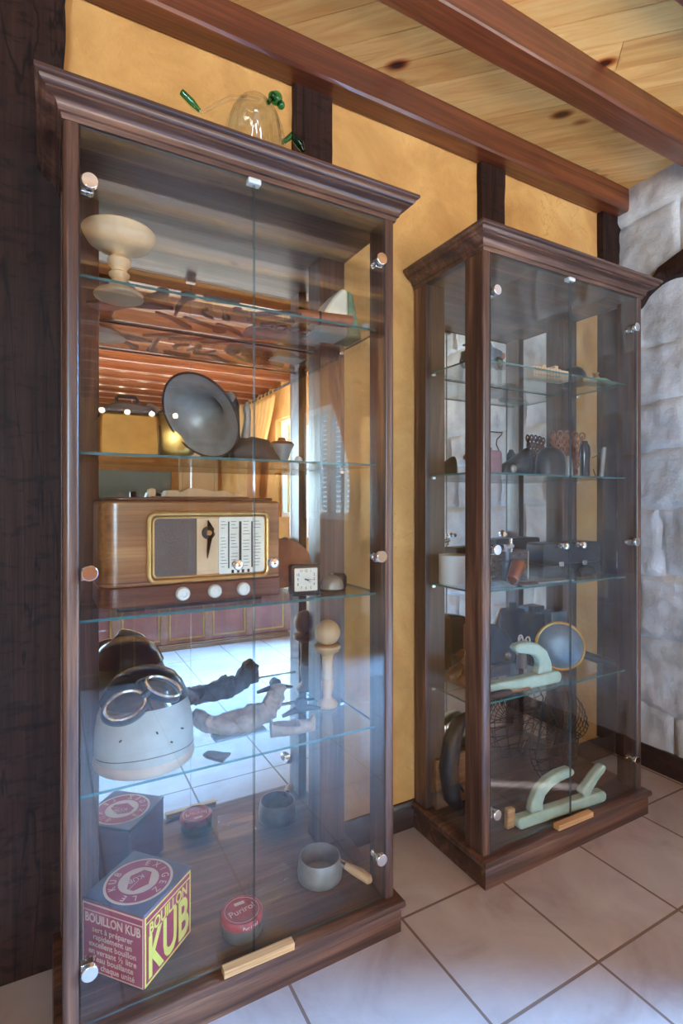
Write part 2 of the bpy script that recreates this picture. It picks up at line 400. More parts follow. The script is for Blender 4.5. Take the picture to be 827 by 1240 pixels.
# oak studs in the yellow wall
def rough_post(name, x0, x1, y0, y1, z0, z1, mat, label, amp=.006, seg=40, seed=0):
    mb = MB(); rings = []
    for i in range(seg+1):
        z = z0+(z1-z0)*i/seg; pr = []
        base = [(x0, y0), ((x0*2+x1)/3, y0), ((x0+x1*2)/3, y0), (x1, y0), (x1, y1), (x0, y1)]
        for k, (x, y) in enumerate(base):
            nv = noise.noise_vector(Vector((k*1.3+seed, z*3.1, seed*.7)))*amp + noise.noise_vector(Vector((k*2.3+seed, z*14, seed)))*amp*.45
            pr.append(mb.v((x+nv.x, y+(nv.y if k < 4 else 0), z)))
        rings.append(pr)
    for A, B in zip(rings, rings[1:]):
        for k in range(6): mb.f([A[k], A[(k+1) % 6], B[(k+1) % 6], B[k]])
    mb.f(rings[0]); mb.f(rings[-1])
    return struct(mb.build(name, mat), label)
rough_post('timber_post', .668, .80, YW-.022, YW+.05, .1, ZC-.1, 'timber', 'dark oak stud in the yellow wall above the first cabinet', seed=1)
rough_post('timber_post', 1.446, 1.572, YW-.022, YW+.05, .1, ZC-.1, 'timber', 'dark oak stud in the yellow wall above the second cabinet', seed=4)
rough_post('timber_post', 2.17, 2.31, YW-.03, YW+.05, .1, ZC-.1, 'timber', 'dark oak stud in the corner beside the stone wall', seed=7)
rough_post('timber_post', -.62, .03, YW-.045, YW+.05, 0, ZC, 'timber', 'broad dark old oak post beside the first cabinet', amp=.012, seg=90, seed=11)
# right wall: stone up to the garden door, then plaster with the window
def stone_grid():
    mb = MB(); y0, y1 = .0, YW+.02; st = .0125
    rows = []; z = 0
    while z < ZC+.05:
        h = random.uniform(.15, .3); js = []; y = y0-random.uniform(0, .3)
        while y < y1+.3:
            wd = random.uniform(.2, .5); js.append((y, y+wd, random.uniform(-.006, .008), random.uniform(-.012, .012))); y += wd
        rows.append((z, z+h, js)); z += h
    ny = int((y1-y0)/st)+1; nz = int((ZC+.03)/st)+1; g = []
    for i in range(ny):
        y = y0+(y1-y0)*i/(ny-1); colv = []
        for j in range(nz):
            z = (ZC+.02)*j/(nz-1)
            yy = y+noise.noise(Vector((y*4, z*4, 3)))*.02; zz = z+noise.noise(Vector((y*3, z*4, 9)))*.025
            d = 0; off = 0
            for a, c, js in rows:
                if a <= zz < c:
                    dz = min(zz-a, c-zz)
                    for e0, e1, off0, tl in js:
                        if e0 <= yy < e1: d = min(dz, min(yy-e0, e1-yy)); off = off0+tl*(zz-a-(c-a)/2)
                    break
            e = min(1, d/.028); e = 1-(1-e)**2
            h = e*(.018+off)+noise.noise(Vector((y*9, z*9, 1)))*.011+noise.noise(Vector((y*24, z*24, 5)))*.0055
            colv.append(mb.v((XR-h, y, z)))
        g.append(colv)
    for i in range(ny-1):
        for j in range(nz-1): mb.f([g[i][j], g[i][j+1], g[i+1][j+1], g[i+1][j]])
    return mb
mb = stone_grid()
mb.box(XR+.01, XR+.3, .0, YW+.1, 0, ZC+.02)
mb.mi = 1
DY0, DY1 = -1.0, .0; WY0, WY1, WZ0, WZ1 = -2.75, -1.6, 1.0, 2.12
mb.box(XR, XR+.3, DY0, DY1, 2.12, ZC+.02); mb.box(XR, XR+.3, WY1, DY0, 0, ZC+.02)
mb.box(XR, XR+.3, WY0, WY1, 0, WZ0); mb.box(XR, XR+.3, WY0, WY1, WZ1, ZC+.02); mb.box(XR, XR+.3, YF-.2, WY0, 0, ZC+.02)
struct(mb.build('wall_right', ['stone', 'ochre']))
struct(MB().box(XR-.026, XR-.006, .01, YW-.02, 0, .1).build('baseboard_right', 'skirt', bevel=.004))
# blackened oak brace let into the stone
mb = MB(); rings = []
pts = [(1.40, 2.02), (1.36, 2.07), (1.31, 2.12), (1.25, 2.135), (1.18, 2.14), (1.08, 2.15)]
wd = [.03, .055, .08, .105, .13, .15]
for (y, z), wv in zip(pts, wd):
    rings.append([mb.v((XR+.02, y, z-wv/2)), mb.v((XR-.045, y, z-wv/2+.01)), mb.v((XR-.06, y-.003, z)), mb.v((XR-.045, y, z+wv/2-.01)), mb.v((XR+.02, y, z+wv/2))])
for A, B in zip(rings, rings[1:]):
    for k in range(5): mb.f([A[k], A[(k+1) % 5], B[(k+1) % 5], B[k]])
mb.f(rings[0]); mb.f(rings[-1])
struct(mb.build('timber_brace', 'timber', jitter=.006, js=18), 'dark curved oak brace set in the white stone wall')
# far wall and the wall behind the photographer's left
struct(MB().box(XL-.2, XR+.2, YF-.2, YF, 0, ZC+.02).build('wall_far', 'ochre', smooth=False))
# the left wall has one added slit, shaped to trim the sun to a floor streak
mb = MB(); LY0, LY1, LZ0, LZ1 = -2.07, -1.895, 1.72, 1.985
mb.box(XL-.2, XL, YF, LY0, 0, ZC+.02); mb.box(XL-.2, XL, LY1, YW, 0, ZC+.02)
mb.box(XL-.2, XL, LY0, LY1, 0, LZ0); mb.box(XL-.2, XL, LY0, LY1, LZ1, ZC+.02)
struct(mb.build('wall_left', 'ochre', smooth=False))

def casement(name, x, y0, y1, z0, z1, n, rails=()):
    e = thing(name, '', ''); del e['category']; del e['label']; struct(e)
    mb = MB(); t = .05
    mb.box(x-.03, x+.03, y0, y1, z0, z0+t); mb.box(x-.03, x+.03, y0, y1, z1-t, z1)
    mb.box(x-.03, x+.03, y0, y0+t, z0+t, z1-t); mb.box(x-.03, x+.03, y1-t, y1, z0+t, z1-t)
    for i in range(1, n):
        yc = y0+(y1-y0)*i/n; mb.box(x-.03, x+.03, yc-.045, yc+.045, z0+t, z1-t)
    for zr in rails: mb.box(x-.02, x+.02, y0+t, y1-t, zr-.02, zr+.02)
    mb.build('window_frame', 'white', e, bevel=.004)
    MB().box(x-.003, x+.003, y0+t, y1-t, z0+t, z1-t).build('pane', 'glass', e)
    return e
w1 = casement('window_1', XR+.1, WY0, WY1, WZ0, WZ1, 2)
MB().cyl((XR+.04, (WY0+WY1)/2, 1.5), (XR+.07, (WY0+WY1)/2, 1.5), .012).box(XR+.02, XR+.04, (WY0+WY1)/2-.008, (WY0+WY1)/2+.008, 1.44, 1.56).build('handle', 'chrome', w1)
casement('door_1', XR+.1, DY0, DY1, 0, 2.12, 2, (.7, 1.4))
# roller shutter slats outside the window, part lowered
mb = MB()
for k in range(22):
    z = WZ0+.05+k*.05; mb.M = T(XR+.24, 0, z) @ RY(35); mb.box(-.02, .02, WY0+.03, WY1-.03, -.003, .003)
mb.M = Matrix.Identity(4)
for y in (WY0+.02, (WY0+WY1)/2, WY1-.02): mb.box(XR+.22, XR+.26, y-.03, y+.03, WZ0, WZ1)
tag(mb.build('louvred_shutter', 'white', smooth=False), 'white louvred shutter outside the window reflected in the mirror', 'shutter')
# ================================================================== DISPLAY CABINETS
def offset_u(h, fr, bk, o): return [(-h-o, bk), (-h-o, fr-o), (h+o, fr-o), (h+o, bk)]
def u_moulding(h, fr, bk, prof, closed_profile=True):
    mb = MB(); R_ = [[mb.v((x, y, z)) for x, y in offset_u(h, fr, bk, o)] for o, z in prof]
    n = len(R_)
    for i in range(n if closed_profile else n-1):
        A, B = R_[i], R_[(i+1) % n]
        for k in range(3): mb.f([A[k], A[k+1], B[k+1], B[k]])
    mb.f([r[0] for r in R_]); mb.f([r[3] for r in R_][::-1])
    return mb
def cabinet(x, label, shelves):
    root = thing('display_cabinet', label, 'cabinet', (x, 0, 0), 0, 'glazed display cabinets against the yellow wall')
    H = .398; F0 = 1.183; BK = 1.527
    # plinth
    mb = u_moulding(.400, 1.171, BK, [(0, 0), (.006, 0), (.006, .058), (.003, .062), (.012, .066), (.016, .074), (.014, .084), (.008, .088), (-.02, .088), (-.02, 0)])
    mb.build('plinth', 'cab_x', root)
    MB().box(-.39, .39, 1.186, BK, .05, .0878).build('bottom_board', 'cab_x', root)
    # posts
    for sx in (-1, 1):
        a, b_ = (-H, -.368) if sx < 0 else (.368, H)
        ro = .011; prof = []
        o = -1 if sx < 0 else 1
        cxs = [(-H+ro, F0+ro), (-.368-.006, F0+.006)]
        pl = [(-H, 1.262)] + [(-H+ro-ro*math.cos(t), F0+ro-ro*math.sin(t)) for t in [PI/2*k/6 for k in range(7)]] \
            + [(-.374+.006*math.sin(t), F0+.006-.006*math.cos(t)) for t in [PI/2*k/4 for k in range(5)]] + [(-.368, 1.262)]
        if sx > 0: pl = [(-p[0], p[1]) for p in pl]
        MB().prism(pl, .088, 1.92).build('front_post', 'cab_z', root)
        xs = sorted((sx*H, sx*.312))
        mb = MB(); mb.box(xs[0], xs[1], 1.462, BK-.003, .0885, 1.92)
        mb.build('rear_post', 'cab_z', root, bevel=.002)
        xs = sorted((sx*.388, sx*.384))
        MB().box(xs[0], xs[1], 1.262, 1.462, .089, 1.915).build('side_pane', 'glass', root)
    MB().box(-.312, .312, 1.505, 1.51, .0885, 1.915).build('mirror_back', 'mirror', root)
    MB().box(-.312, .312, 1.511, BK-.002, .0885, 1.915).build('back_panel', 'cab_z', root)
    # top
    MB().box(-.392, .392, 1.19, BK, 1.915, 1.935).build('top_board', 'cab_x', root)
    pr = [(-.004, 1.914), (.002, 1.914), (.004, 1.924), (.009, 1.926), (.010, 1.931)]
    pr += [(.010+.016*(1-math.cos(t)), 1.931+.016*math.sin(t)) for t in [PI/2*k/5 for k in range(1, 6)]]
    pr += [(.030, 1.949), (.030, 1.953)] + [(.030+.011*math.sin(t), 1.953+.011*(1-math.cos(t))) for t in [PI/2*k/4 for k in range(1, 5)]]
    pr += [(.046, 1.966), (.049, 1.969), (.049, 1.976), (-.02, 1.976), (-.02, 1.936)]
    u_moulding(H, F0, BK, pr).build('cornice', 'cab_x', root)
    MB().box(-.385, .385, 1.19, BK, 1.955, 1.9745).build('cap_board', 'cab_x', root)
    # doors with their ironmongery
    for sx in (-1, 1):
        a, b_ = (-.3665, -.0015) if sx < 0 else (.0015, .3665)
        mb = MB(); mb.box(a, b_, 1.1845, 1.1895, .094, 1.912)
        for f in mb.bm.faces:
            if abs(f.normal.y) < .5: pass
        mb.bm.normal_update()
        for f in mb.bm.faces:
            if abs(f.normal.y) < .5: f.material_index = 1
        d = mb.build('door', ['glass', 'edge_pale'], root, smooth=False)
        for z in (1.8, 1.01, .205):
            xc = sx*.35
            h = MB().cyl((xc, 1.1845, z), (xc, 1.1785, z), .0115).cyl((xc, 1.1795, z), (xc, 1.1705, z), .0165, .0155, 32).build('hinge_cap', 'chrome', d, bevel=.001)
            MB().box(*sorted((xc-.008*sx, xc+.016*sx)), 1.19, 1.206, z-.016, z+.008).cyl((xc, 1.206, z-.004), (xc, 1.216, z-.004), .009).build('hinge_clip', 'chrome', h, bevel=.001)
        k = MB(); k.M = T(sx*.0435, 1.1845, 1.01) @ RX(90)
        k.lathe([(.006, 0), (.006, .006), (.0105, .010), (.012, .016), (.0105, .021), (.006, .024), (0, .0245)], 20)
        k.M = T(sx*.0435, 1.1895, 1.01) @ RX(-90); k.lathe([(.009, 0), (.009, .005), (.005, .009), (0, .009)], 16)
        k.build('knob', 'chrome', d)
    MB().box(-.016, .016, 1.178, 1.2, 1.9, 1.913).build('magnetic_catch', 'plastic', root, bevel=.003)
    for z in shelves:
        mb = MB(); mb.box(-.381, .381, 1.232, 1.46, z-.006, z)
        mb.box(-.308, .308, 1.46, 1.5, z-.006, z)
        mb.bm.normal_update()
        for f in mb.bm.faces:
            if abs(f.normal.z) < .5: f.material_index = 1
            c = f.calc_center_median()
            if abs(c.y-1.46) < 1e-4: f.material_index = 0
        g = [f for f in mb.bm.faces if abs(f.calc_center_median().y-1.46) < 1e-4]
        s_ = mb.build('glass_shelf', ['shelf_glass', 'edge'], root, smooth=False)
        for sx in (-1, 1):
            xs = sorted((sx*.384, sx*.37))
            MB().box(xs[0], xs[1], 1.236, 1.25, z-.016, z-.0062).build('shelf_peg', 'chrome', s_, bevel=.001)
            MB().box(xs[0], xs[1], 1.44, 1.455, z-.016, z-.0062).build('shelf_peg', 'chrome', s_, bevel=.001)
    return root
SH1 = (1.632, 1.26, .905, .537); SH2 = (1.606, 1.25, .876, .522); ZB = .088
cabinet(.42, 'brown glazed cabinet with a radio and a helmet beside the dark oak post', SH1)
cabinet(1.538, 'brown glazed cabinet with a round gong and wire basket beside the stone wall', SH2)

# ================================================================== ON TOP OF THE FIRST CABINET
e = thing('glass_carafe', 'clear ribbed glass animal carafe with green spout on top of the cabinet', 'carafe', (.485, 1.36, 1.976))
mb = MB()
def body(u, v):
    a = 2*PI*u; t = v; r = .078*math.sin(PI*min(.985, .1+.89*t))**.38*(1+.07*math.cos(13*a)*math.sin(PI*t))
    return (r*math.cos(a), r*.9*math.sin(a), .003+.268*t)
mb.surf(body, 56, 16, True); mb.build('glass_body', 'glass', e, thick=.004)
MB().tube([(.012, 0, .268), (-.02, 0, .262), (-.07, 0, .243), (-.11, 0, .21), (-.145, 0, .178), (-.165, 0, .185), (-.19, 0, .21)], [.004, .006, .006, .005, .005, .007, .01]).build('curled_tail', 'glass', e)
MB().tube([(-.15, -.002, .18), (-.17, -.002, .195), (-.195, 0, .213)], [.005, .009, .008]).build('spout_tip', 'greenglass', e)
MB().ball((.052, -.02, .275), .017).ball((.038, -.03, .268), .012).ball((.066, -.02, .262), .011).tube([(.035, -.03, .262), (.02, -.045, .235)], .006).build('head', 'greenglass', e)
MB().tube([(.07, -.02, .16), (.095, -.025, .185), (.12, -.03, .165), (.128, -.03, .15)], [.006, .01, .012, .006]).build('foot', 'greenglass', e)
tag(MB().tube([(1.012, YW+.005, 1.756), (1.012, YW-.02, 1.756), (1.012, YW-.03, 1.762), (1.012, YW-.028, 1.775)], .003).build('wall_hook', 'chrome'), 'small chrome hook in the yellow wall between the cabinets', 'hook')

# ================================================================== CABINET ONE, TOP SHELF
z = SH1[0]
e = tag(MB().lathe([(0, 0), (.054, 0), (.056, .004), (.05, .012), (.03, .022), (.019, .034), (.016, .044), (.022, .05), (.0235, .056), (.016, .062), (.018, .07), (.026, .08), (.0265, .088), (.018, .097), (.015, .1), (.022, .106), (.045, .112), (.068, .126), (.079, .144), (.081, .152), (.078, .155), (.055, .142), (0, .136)], 40)
        .build('turned_pedestal_dish', 'lightwood', None, (.142, 1.335, z)), 'pale turned wooden pedestal dish on the top glass shelf', 'dish')
def flat_tool(name, label, cat, pts, wid, mat='iron', th=.008, zz=z, extra=None):
    px, py = pts[0]; mb = MB().ribbon([(p[0]-px, p[1]-py) for p in pts], wid, 0, th)
    if extra:
        for (a, b_, r) in extra: mb.cyl((a-px, b_-py, 0), (a-px, b_-py, th*1.4), r)
    return tag(mb.build(name, mat, None, (px, py, zz+.0003), bevel=.0015), label, cat)
flat_tool('carving_knife', 'big dark two-pronged iron tool under the pedestal dish', 'tool', [(.09, 1.43), (.13, 1.40), (.17, 1.372), (.22, 1.358), (.268, 1.352)], [.05, .06, .03, .034, .006])
flat_tool('roasting_fork', 'slim iron spike with a knob end beside the pedestal dish', 'tool', [(.182, 1.335), (.205, 1.30), (.226, 1.268)], [.01, .012, .016], extra=[(.228, 1.262, .014)])
flat_tool('clay_pipe', 'short dark curved pipe with a bowl near the shelf front', 'pipe', [(.281, 1.395), (.277, 1.34), (.279, 1.29), (.281, 1.262)], [.006, .012, .014, .02], extra=[(.283, 1.256, .017)])
flat_tool('door_bolt', 'straight black iron bar near the front of the top shelf', 'bar', [(.318, 1.25), (.36, 1.245), (.402, 1.241)], [.016, .016, .014], th=.012)
flat_tool('iron_hook', 'small dark curled hook behind the straight black bar', 'hook', [(.345, 1.315), (.336, 1.325), (.338, 1.345), (.352, 1.362), (.374, 1.372)], [.008, .009, .009, .008, .004])
flat_tool('hat_pin', 'tiny dark pin with a round head on the top shelf', 'pin', [(.38, 1.305), (.39, 1.33), (.404, 1.357)], [.003, .004, .006], extra=[(.404, 1.357, .011)])
flat_tool('pocket_knife', 'folded dark knife with a pointed end behind the curved pipe', 'knife', [(.234, 1.401), (.282, 1.425), (.31, 1.452), (.335, 1.478)], [.006, .016, .02, .02])
flat_tool('corkscrew', 'long iron rod with a disc end at the back of the shelf', 'tool', [(.304, 1.404), (.35, 1.424), (.408, 1.452)], [.012, .014, .014], extra=[(.415, 1.458, .02)])
flat_tool('curved_blade', 'curved dark blade pointing at the grey cloth purse', 'knife', [(.394, 1.415), (.43, 1.428), (.462, 1.452), (.486, 1.476)], [.012, .018, .018, .006])
flat_tool('paring_knife', 'bent dark knife just behind the door seam on top shelf', 'knife', [(.412, 1.292), (.434, 1.296), (.45, 1.318), (.462, 1.35)], [.012, .018, .014, .006], extra=[(.414, 1.293, .012)])
flat_tool('long_spatula', 'long thin iron spatula lying against the leather roll', 'tool', [(.455, 1.302), (.49, 1.27), (.53, 1.238), (.565, 1.238)], [.018, .016, .012, .01])
flat_tool('iron_file', 'short thin iron file behind the long spatula', 'file', [(.498, 1.355), (.54, 1.315), (.569, 1.29)], [.014, .014, .01])
e = thing('chain_purse', 'grey cloth purse with iron rings lying at the shelf back', 'purse', (.6, 1.42, z))
mb = MB()
mb.surf(lambda u, v: ((u-.5)*.24, (v-.5)*.11-.02*(u-.5), .004+.022*math.sin(PI*u)**.6*math.sin(PI*v)**.6), 24, 14); mb.build('pouch', 'greycloth', e, thick=.004, jitter=.004, js=30)
for i, (a, b_) in enumerate(((-.08, -.055), (-.04, -.06), (0, -.062), (.04, -.06), (.07, -.05))):
    MB().tube([(a+.016*math.cos(t), b_+.016*math.sin(t), .006) for t in [2*PI*k/18 for k in range(18)]], .003, 6, True).build('ring', 'iron', e)
e = thing('leather_roll', 'brown leather roll lying along the front of the top shelf', 'roll', (.57, 1.285, z))
MB().cyl((0, 0, .0175), (.155, -.03, .0175), .0175, .0165, 24).build('roll_body', 'leather', e, bevel=.002)
MB().cyl((.06, -.0117, .0175), (.066, -.0129, .0175), .0185, .0185, 24).build('strap', 'black', e)
e = thing('coin_bank', 'cream and green wedge-shaped box standing behind the leather roll', 'box', (.725, 1.37, z))
mb = MB().prism([(-.085, .0), (.03, .0), (.03, .135), (.012, .14), (-.02, .105)], -.045, .045, 'Y'); mb.build('cream_half', 'paper', e, bevel=.008)
MB().prism([(.0305, 0), (.078, 0), (.06, .06), (.045, .128), (.0305, .136)], -.045, .045, 'Y').build('green_half', 'felt', e, bevel=.006)
tag(MB().ball((0, 0, .01), (.013, .011, .01)).build('pebble', 'greycloth', None, (.765, 1.25, z)), 'small grey pebble at the end of the leather roll', 'pebble')

# ================================================================== CABINET ONE, SECOND SHELF
z = SH1[1]
e = thing('lidded_copper_box', 'brass box with a domed lid and loop handle on the second shelf', 'box', (.165, 1.43, z))
MB().prism([(-.062, 0), (.075, 0), (.075, .1), (.07, .112), (-.055, .112), (-.062, .1)], -.05, .05, 'Y').build('box_body', 'brass', e, bevel=.006)
MB().prism([(-.064, .1125), (.077, .1125), (.06, .13), (.02, .138), (-.02, .138), (-.05, .128)], -.052, .052, 'Y').build('lid', 'darkwood', e, bevel=.004)
MB().tube([(-.02, 0, .136), (-.02, 0, .154), (-.014, 0, .16), (.024, 0, .16), (.03, 0, .154), (.03, 0, .136)], .0042).build('handle', 'iron', e)
MB().box(.07, .08, -.035, .035, .01, .09).build('clasp_panel', 'darkwood', e, bevel=.002)
e = thing('brass_powder_flask', 'round brass flask with a dark cap between the box and the horn', 'flask', (.285, 1.43, z), R(-15))
mb = MB(); mb.M = T(0, 0, .0686) @ RX(90); mb.lathe([(0, -.024), (.04, -.024), (.06, -.015), (.068, 0), (.06, .015), (.04, .024), (0, .026)], 40); mb.build('flask_body', 'brass', e)
mb = MB(); mb.M = T(0, 0, .0686) @ RX(90); mb.surf(lambda u, v: (.0695*math.cos(R(25)+R(130)*u), .0695*math.sin(R(25)+R(130)*u)+0, -.02+.04*v), 24, 6); mb.build('cap_band', 'darkwood', e, thick=.002)
MB().box(-.012, .012, -.012, .012, -.0, .004).build('foot', 'iron', e)
# horn loudspeaker
ax = Vector((-.70, -.47, -.50)).normalized(); c = Vector((.325, 1.31, 1.366))
e = thing('gramophone_horn', 'grey flared metal horn tilted on the second shelf', 'horn', (c.x, c.y, z))
mb = MB(); mb.M = T(0, 0, c.z-z) @ to_axis(ax)
outer = [(.111, 0), (.104, -.004), (.08, -.01), (.06, -.022), (.042, -.04), (.03, -.062), (.02, -.09), (.013, -.12), (.012, -.14)]
mb.surf(lambda u, v: (lambda k, f: ((outer[k][0]+(outer[min(k+1, 8)][0]-outer[k][0])*f)*math.cos(2*PI*u), (outer[k][0]+(outer[min(k+1, 8)][0]-outer[k][0])*f)*math.sin(2*PI*u), outer[k][1]+(outer[min(k+1, 8)][1]-outer[k][1])*f))(min(int(v*8), 8), v*8-min(int(v*8), 8)), 48, 25, True)
mb.build('bell', 'pewter', e, thick=.0022)
mb = MB(); mb.M = T(0, 0, c.z-z) @ to_axis(ax); mb.tube([(.111*math.cos(2*PI*k/48), .111*math.sin(2*PI*k/48), .001) for k in range(48)], .0028, 8, True); mb.build('rolled_rim', 'iron', e)
p = Vector((0, 0, c.z-z))-ax*.138
MB().tube([p, p+Vector((.01, .004, -.02)), (p.x+.012, p.y+.0, .03), (p.x+.01, p.y, .002)], [.012, .012, .014, .02]).build('tone_arm_foot', 'iron', e)
# anvil-like figure with an upright bottle shape
e = thing('iron_duck_figure', 'dark iron bird-shaped figure with an upright neck beside the horn', 'figurine', (.478, 1.36, z))
MB().tube([(-.06, 0, .02), (-.035, 0, .034), (0, 0, .036), (.03, 0, .034), (.055, 0, .018), (.075, 0, .008)], [.02, .032, .0345, .03, .017, .007], 18).build('figure_body', 'iron', e, jitter=.004, js=25)
MB().tube([(-.022, 0, .05), (-.018, 0, .09), (-.014, 0, .12), (-.018, 0, .145), (-.016, 0, .162)], [.015, .011, .009, .011, .004], 14).build('neck', 'pewter', e)
e = thing('pewter_cup', 'small flared pewter cup on the second shelf behind the door seam', 'cup', (.578, 1.4, z))
MB().lathe([(0, 0), (.024, 0), (.024, .004), (.014, .01), (.02, .02), (.028, .045), (.036, .058), (.034, .058), (.026, .045), (.016, .022), (0, .018)], 28).build('bowl', 'pewter', e)
MB().lathe([(0, .0585), (.036, .0585), (.03, .066), (.012, .07), (.01, .078), (0, .08)], 24).build('lid', 'copper', e)
tag(MB().ball((0, 0, .012), .012).build('glass_stopper', 'plastic', None, (.612, 1.36, z)), 'tiny pale glass stopper next to the pewter cup', 'stopper')
flat_tool('letter_opener', 'thin dark blade lying at the far end of the second shelf', 'knife', [(.70, 1.31), (.73, 1.305), (.765, 1.298), (.79, 1.295)], [.03, .024, .014, .004], th=.006, zz=z)

# ================================================================== CABINET ONE, RADIO SHELF
z = SH1[2]
rx0, rx1, ry0, ry1, rh = .092, .515, 1.262, 1.43, .252
e = thing('valve_radio', 'old walnut valve radio with ivory knobs on the third glass shelf', 'radio', ((rx0+rx1)/2, 1.345, z))
hw = (rx1-rx0)/2; d0, d1 = ry0-1.345, ry1-1.345
def rad_poly(r=.042, g=0):
    p = [(hw-g, d1), (-hw+g, d1)] + [(-hw+g+r-r*math.cos(t), d0+g+r-r*math.sin(t)) for t in [PI/2*k/8 for k in range(9)]] + [(hw-g-.006+.006*math.sin(t), d0+g+.006-.006*math.cos(t)) for t in [PI/2*k/4 for k in range(5)]]
    return p
MB().prism(rad_poly(), .058, rh).build('case', 'radiowood', e, bevel=.008)
MB().prism(rad_poly(g=-.0005), .012, .0575).build('lower_case', 'radiodark', e, bevel=.003)
MB().prism(rad_poly(g=-.0012), .0655, .0695).build('stringing', 'radiodark', e)
MB().prism([(a*.98, b_) for a, b_ in rad_poly(g=.01)], rh+.0003, rh+.008).build('lid', 'radiodark', e, bevel=.003)
for sx in (-1, 1): MB().box(*sorted((sx*(hw-.1), sx*(hw-.04))), d0+.02, d1-.01, 0, .0118).build('foot', 'black', e, bevel=.003)
MB().prism([(-.13, .0119), (.13, .0119), (.1, .002), (-.1, .002)], d0+.01, d0+.03, 'Y').build('skirt', 'black', e, bevel=.002)
yf = d0-.0005
def rrect(x0, x1, z0, z1, r, n=6):
    P = []
    for cx_, cz_, a0 in ((x1-r, z1-r, 0), (x0+r, z1-r, 90), (x0+r, z0+r, 180), (x1-r, z0+r, 270)):
        P += [(cx_+r*math.cos(R(a0+90*k/n)), cz_+r*math.sin(R(a0+90*k/n))) for k in range(n+1)]
    return P
gx0, gx1, gz0, gz1 = -.107, .178, .066, .222
mb = MB()
for off, rr_ in ((0, .0055), (.009, .0032)):
    mb.tube([(a, yf-.001, b_) for a, b_ in rrect(gx0+off, gx1-off, gz0+off, gz1-off, .016-off*.5)], rr_, 8, True)
mb.build('gilt_frame', 'brassdark', e)
MB().prism(rrect(gx0+.009, .0, gz0+.009, gz1-.009, .006), yf-.0025, yf+.002, 'Y').build('speaker_grille', 'grille', e)
MB().prism([(.0005, gz0+.009), (.052, gz0+.009), (.052, gz1-.009), (.0005, gz1-.009)], yf-.003, yf+.002, 'Y').build('tuning_strip', 'lightwood', e)
mb = MB().prism(rrect(.0525, .168, gz0+.009, gz1-.009, .006), yf-.004, yf+.002, 'Y')
mb.mi = 1
for xl, wv in ((.077, .0016), (.106, .003), (.136, .0018)): mb.box(xl-wv, xl+wv, yf-.005, yf-.0038, gz0+.022, gz1-.02)
for xl in (.087, .101, .113, .127): mb.box(xl-.003, xl+.003, yf-.005, yf-.0038, gz0+.01, gz0+.018)
for k in range(15):
    zl = gz0+.026+k*.0078
    for (a, b_) in ((.056, .073), (.081, .101), (.111, .132), (.14, .16)):
        a2 = a+random.uniform(0, .004); b2 = b_-random.uniform(0, .008)
        if random.random() < .8: mb.box(a2, b2, yf-.0046, yf-.0038, zl, zl+.0011)
mb.build('station_dial', ['paper', 'ink'], e)
mb = MB().prism([(.027+.0155*math.cos(t), .176+.0155*math.sin(t)) for t in [R(-80+340*k/24) for k in range(8, 25)]]+[(.0265, .13), (.0245, .115), (.0235, .13)]+[(.027+.0155*math.cos(t), .176+.0155*math.sin(t)) for t in [R(-80+340*k/24) for k in range(0, 6)]]+[(.0285, .192), (.026, .206)], yf-.010, yf-.0035, 'Y')
po = mb.build('pointer', 'black', e)
MB().cyl((.027, yf-.0122, .176), (.027, yf-.016, .176), .008, .006).build('pointer_cap', 'chrome', po)
for kx in (-.033, .042, .113):
    k = MB(); k.M = T(kx, d0-.0012, .036) @ RX(90); k.lathe([(.0145, 0), (.0165, .003), (.016, .012), (.013, .016), (.008, .017), (.007, .0155), (0, .0155)], 28)
    k.build('knob', 'ivory', e)
e = thing('carved_plaque', 'long carved pale wooden plaque lying on top of the radio', 'plaque', (.335, 1.36, z+rh+.0083))
MB().prism([(-.12, 0), (.12, 0), (.12, .003), (-.12, .003)], -.035, .035, 'Y').build('board', 'midwood', e)
MB().prism([(-.09, .0033), (.1, .0033), (.105, .008), (.08, .011), (.06, .019), (.03, .017), (0, .023), (-.03, .024), (-.05, .014), (-.06, .018), (-.085, .018)], -.02, .025, 'Y').build('carving', 'lightwood', e, jitter=.0015, js=40)
e = thing('wooden_block', 'small pale wooden block standing at the end of the radio top', 'block', (.215, 1.345, z+rh+.0083))
MB().prism([(-.009, 0), (.009, 0), (.009, .02), (0, .023), (-.009, .02)], -.01, .01, 'Y').build('block_body', 'lightwood', e, bevel=.002)
e = thing('wooden_plate', 'round terracotta-brown wooden plate leaning behind the alarm clock', 'plate', (.585, 1.44, z), 0)
mb = MB(); mb.M = T(0, 0, .071) @ RX(82); mb.lathe([(0, 0), (.05, 0), (.098, .006), (.1, .009), (.098, .012), (.05, .006), (0, .006)], 44, 1, .72); mb.build('plate_disc', 'leather', e)
# alarm clock
e = thing('alarm_clock', 'square black travel alarm clock with a cream face beside the radio', 'clock', (.597, 1.287, z), R(-8))
mb = MB().prism(rrect(-.041, .041, .003, .083, .007), -.012, .014, 'Y'); mb.box(-.038, .038, -.014, .02, 0, .006); mb.build('clock_case', 'black', e, bevel=.002)
mb = MB().prism(rrect(-.0315, .0315, .014, .074, .002), -.0145, -.0122, 'Y'); mb.mi = 1
for t in ('12', '1', '2', '3', '4', '5', '6', '7', '8', '9', '10', '11'):
    a = int(t)*PI/6; s_ = 1/max(abs(math.sin(a)), abs(math.cos(a))); px_ = .0225*math.sin(a)*s_; pz_ = .0225*math.cos(a)*s_
    n0 = len(mb.bm.faces); text(mb, t, .011, T(px_, -.0147, .044+pz_) @ RX(90), .8)
    mb.bm.faces.ensure_lookup_table()
    for f in mb.bm.faces[n0:]: f.material_index = 1
mb.build('dial', ['paper', 'ink'], e, smooth=False)
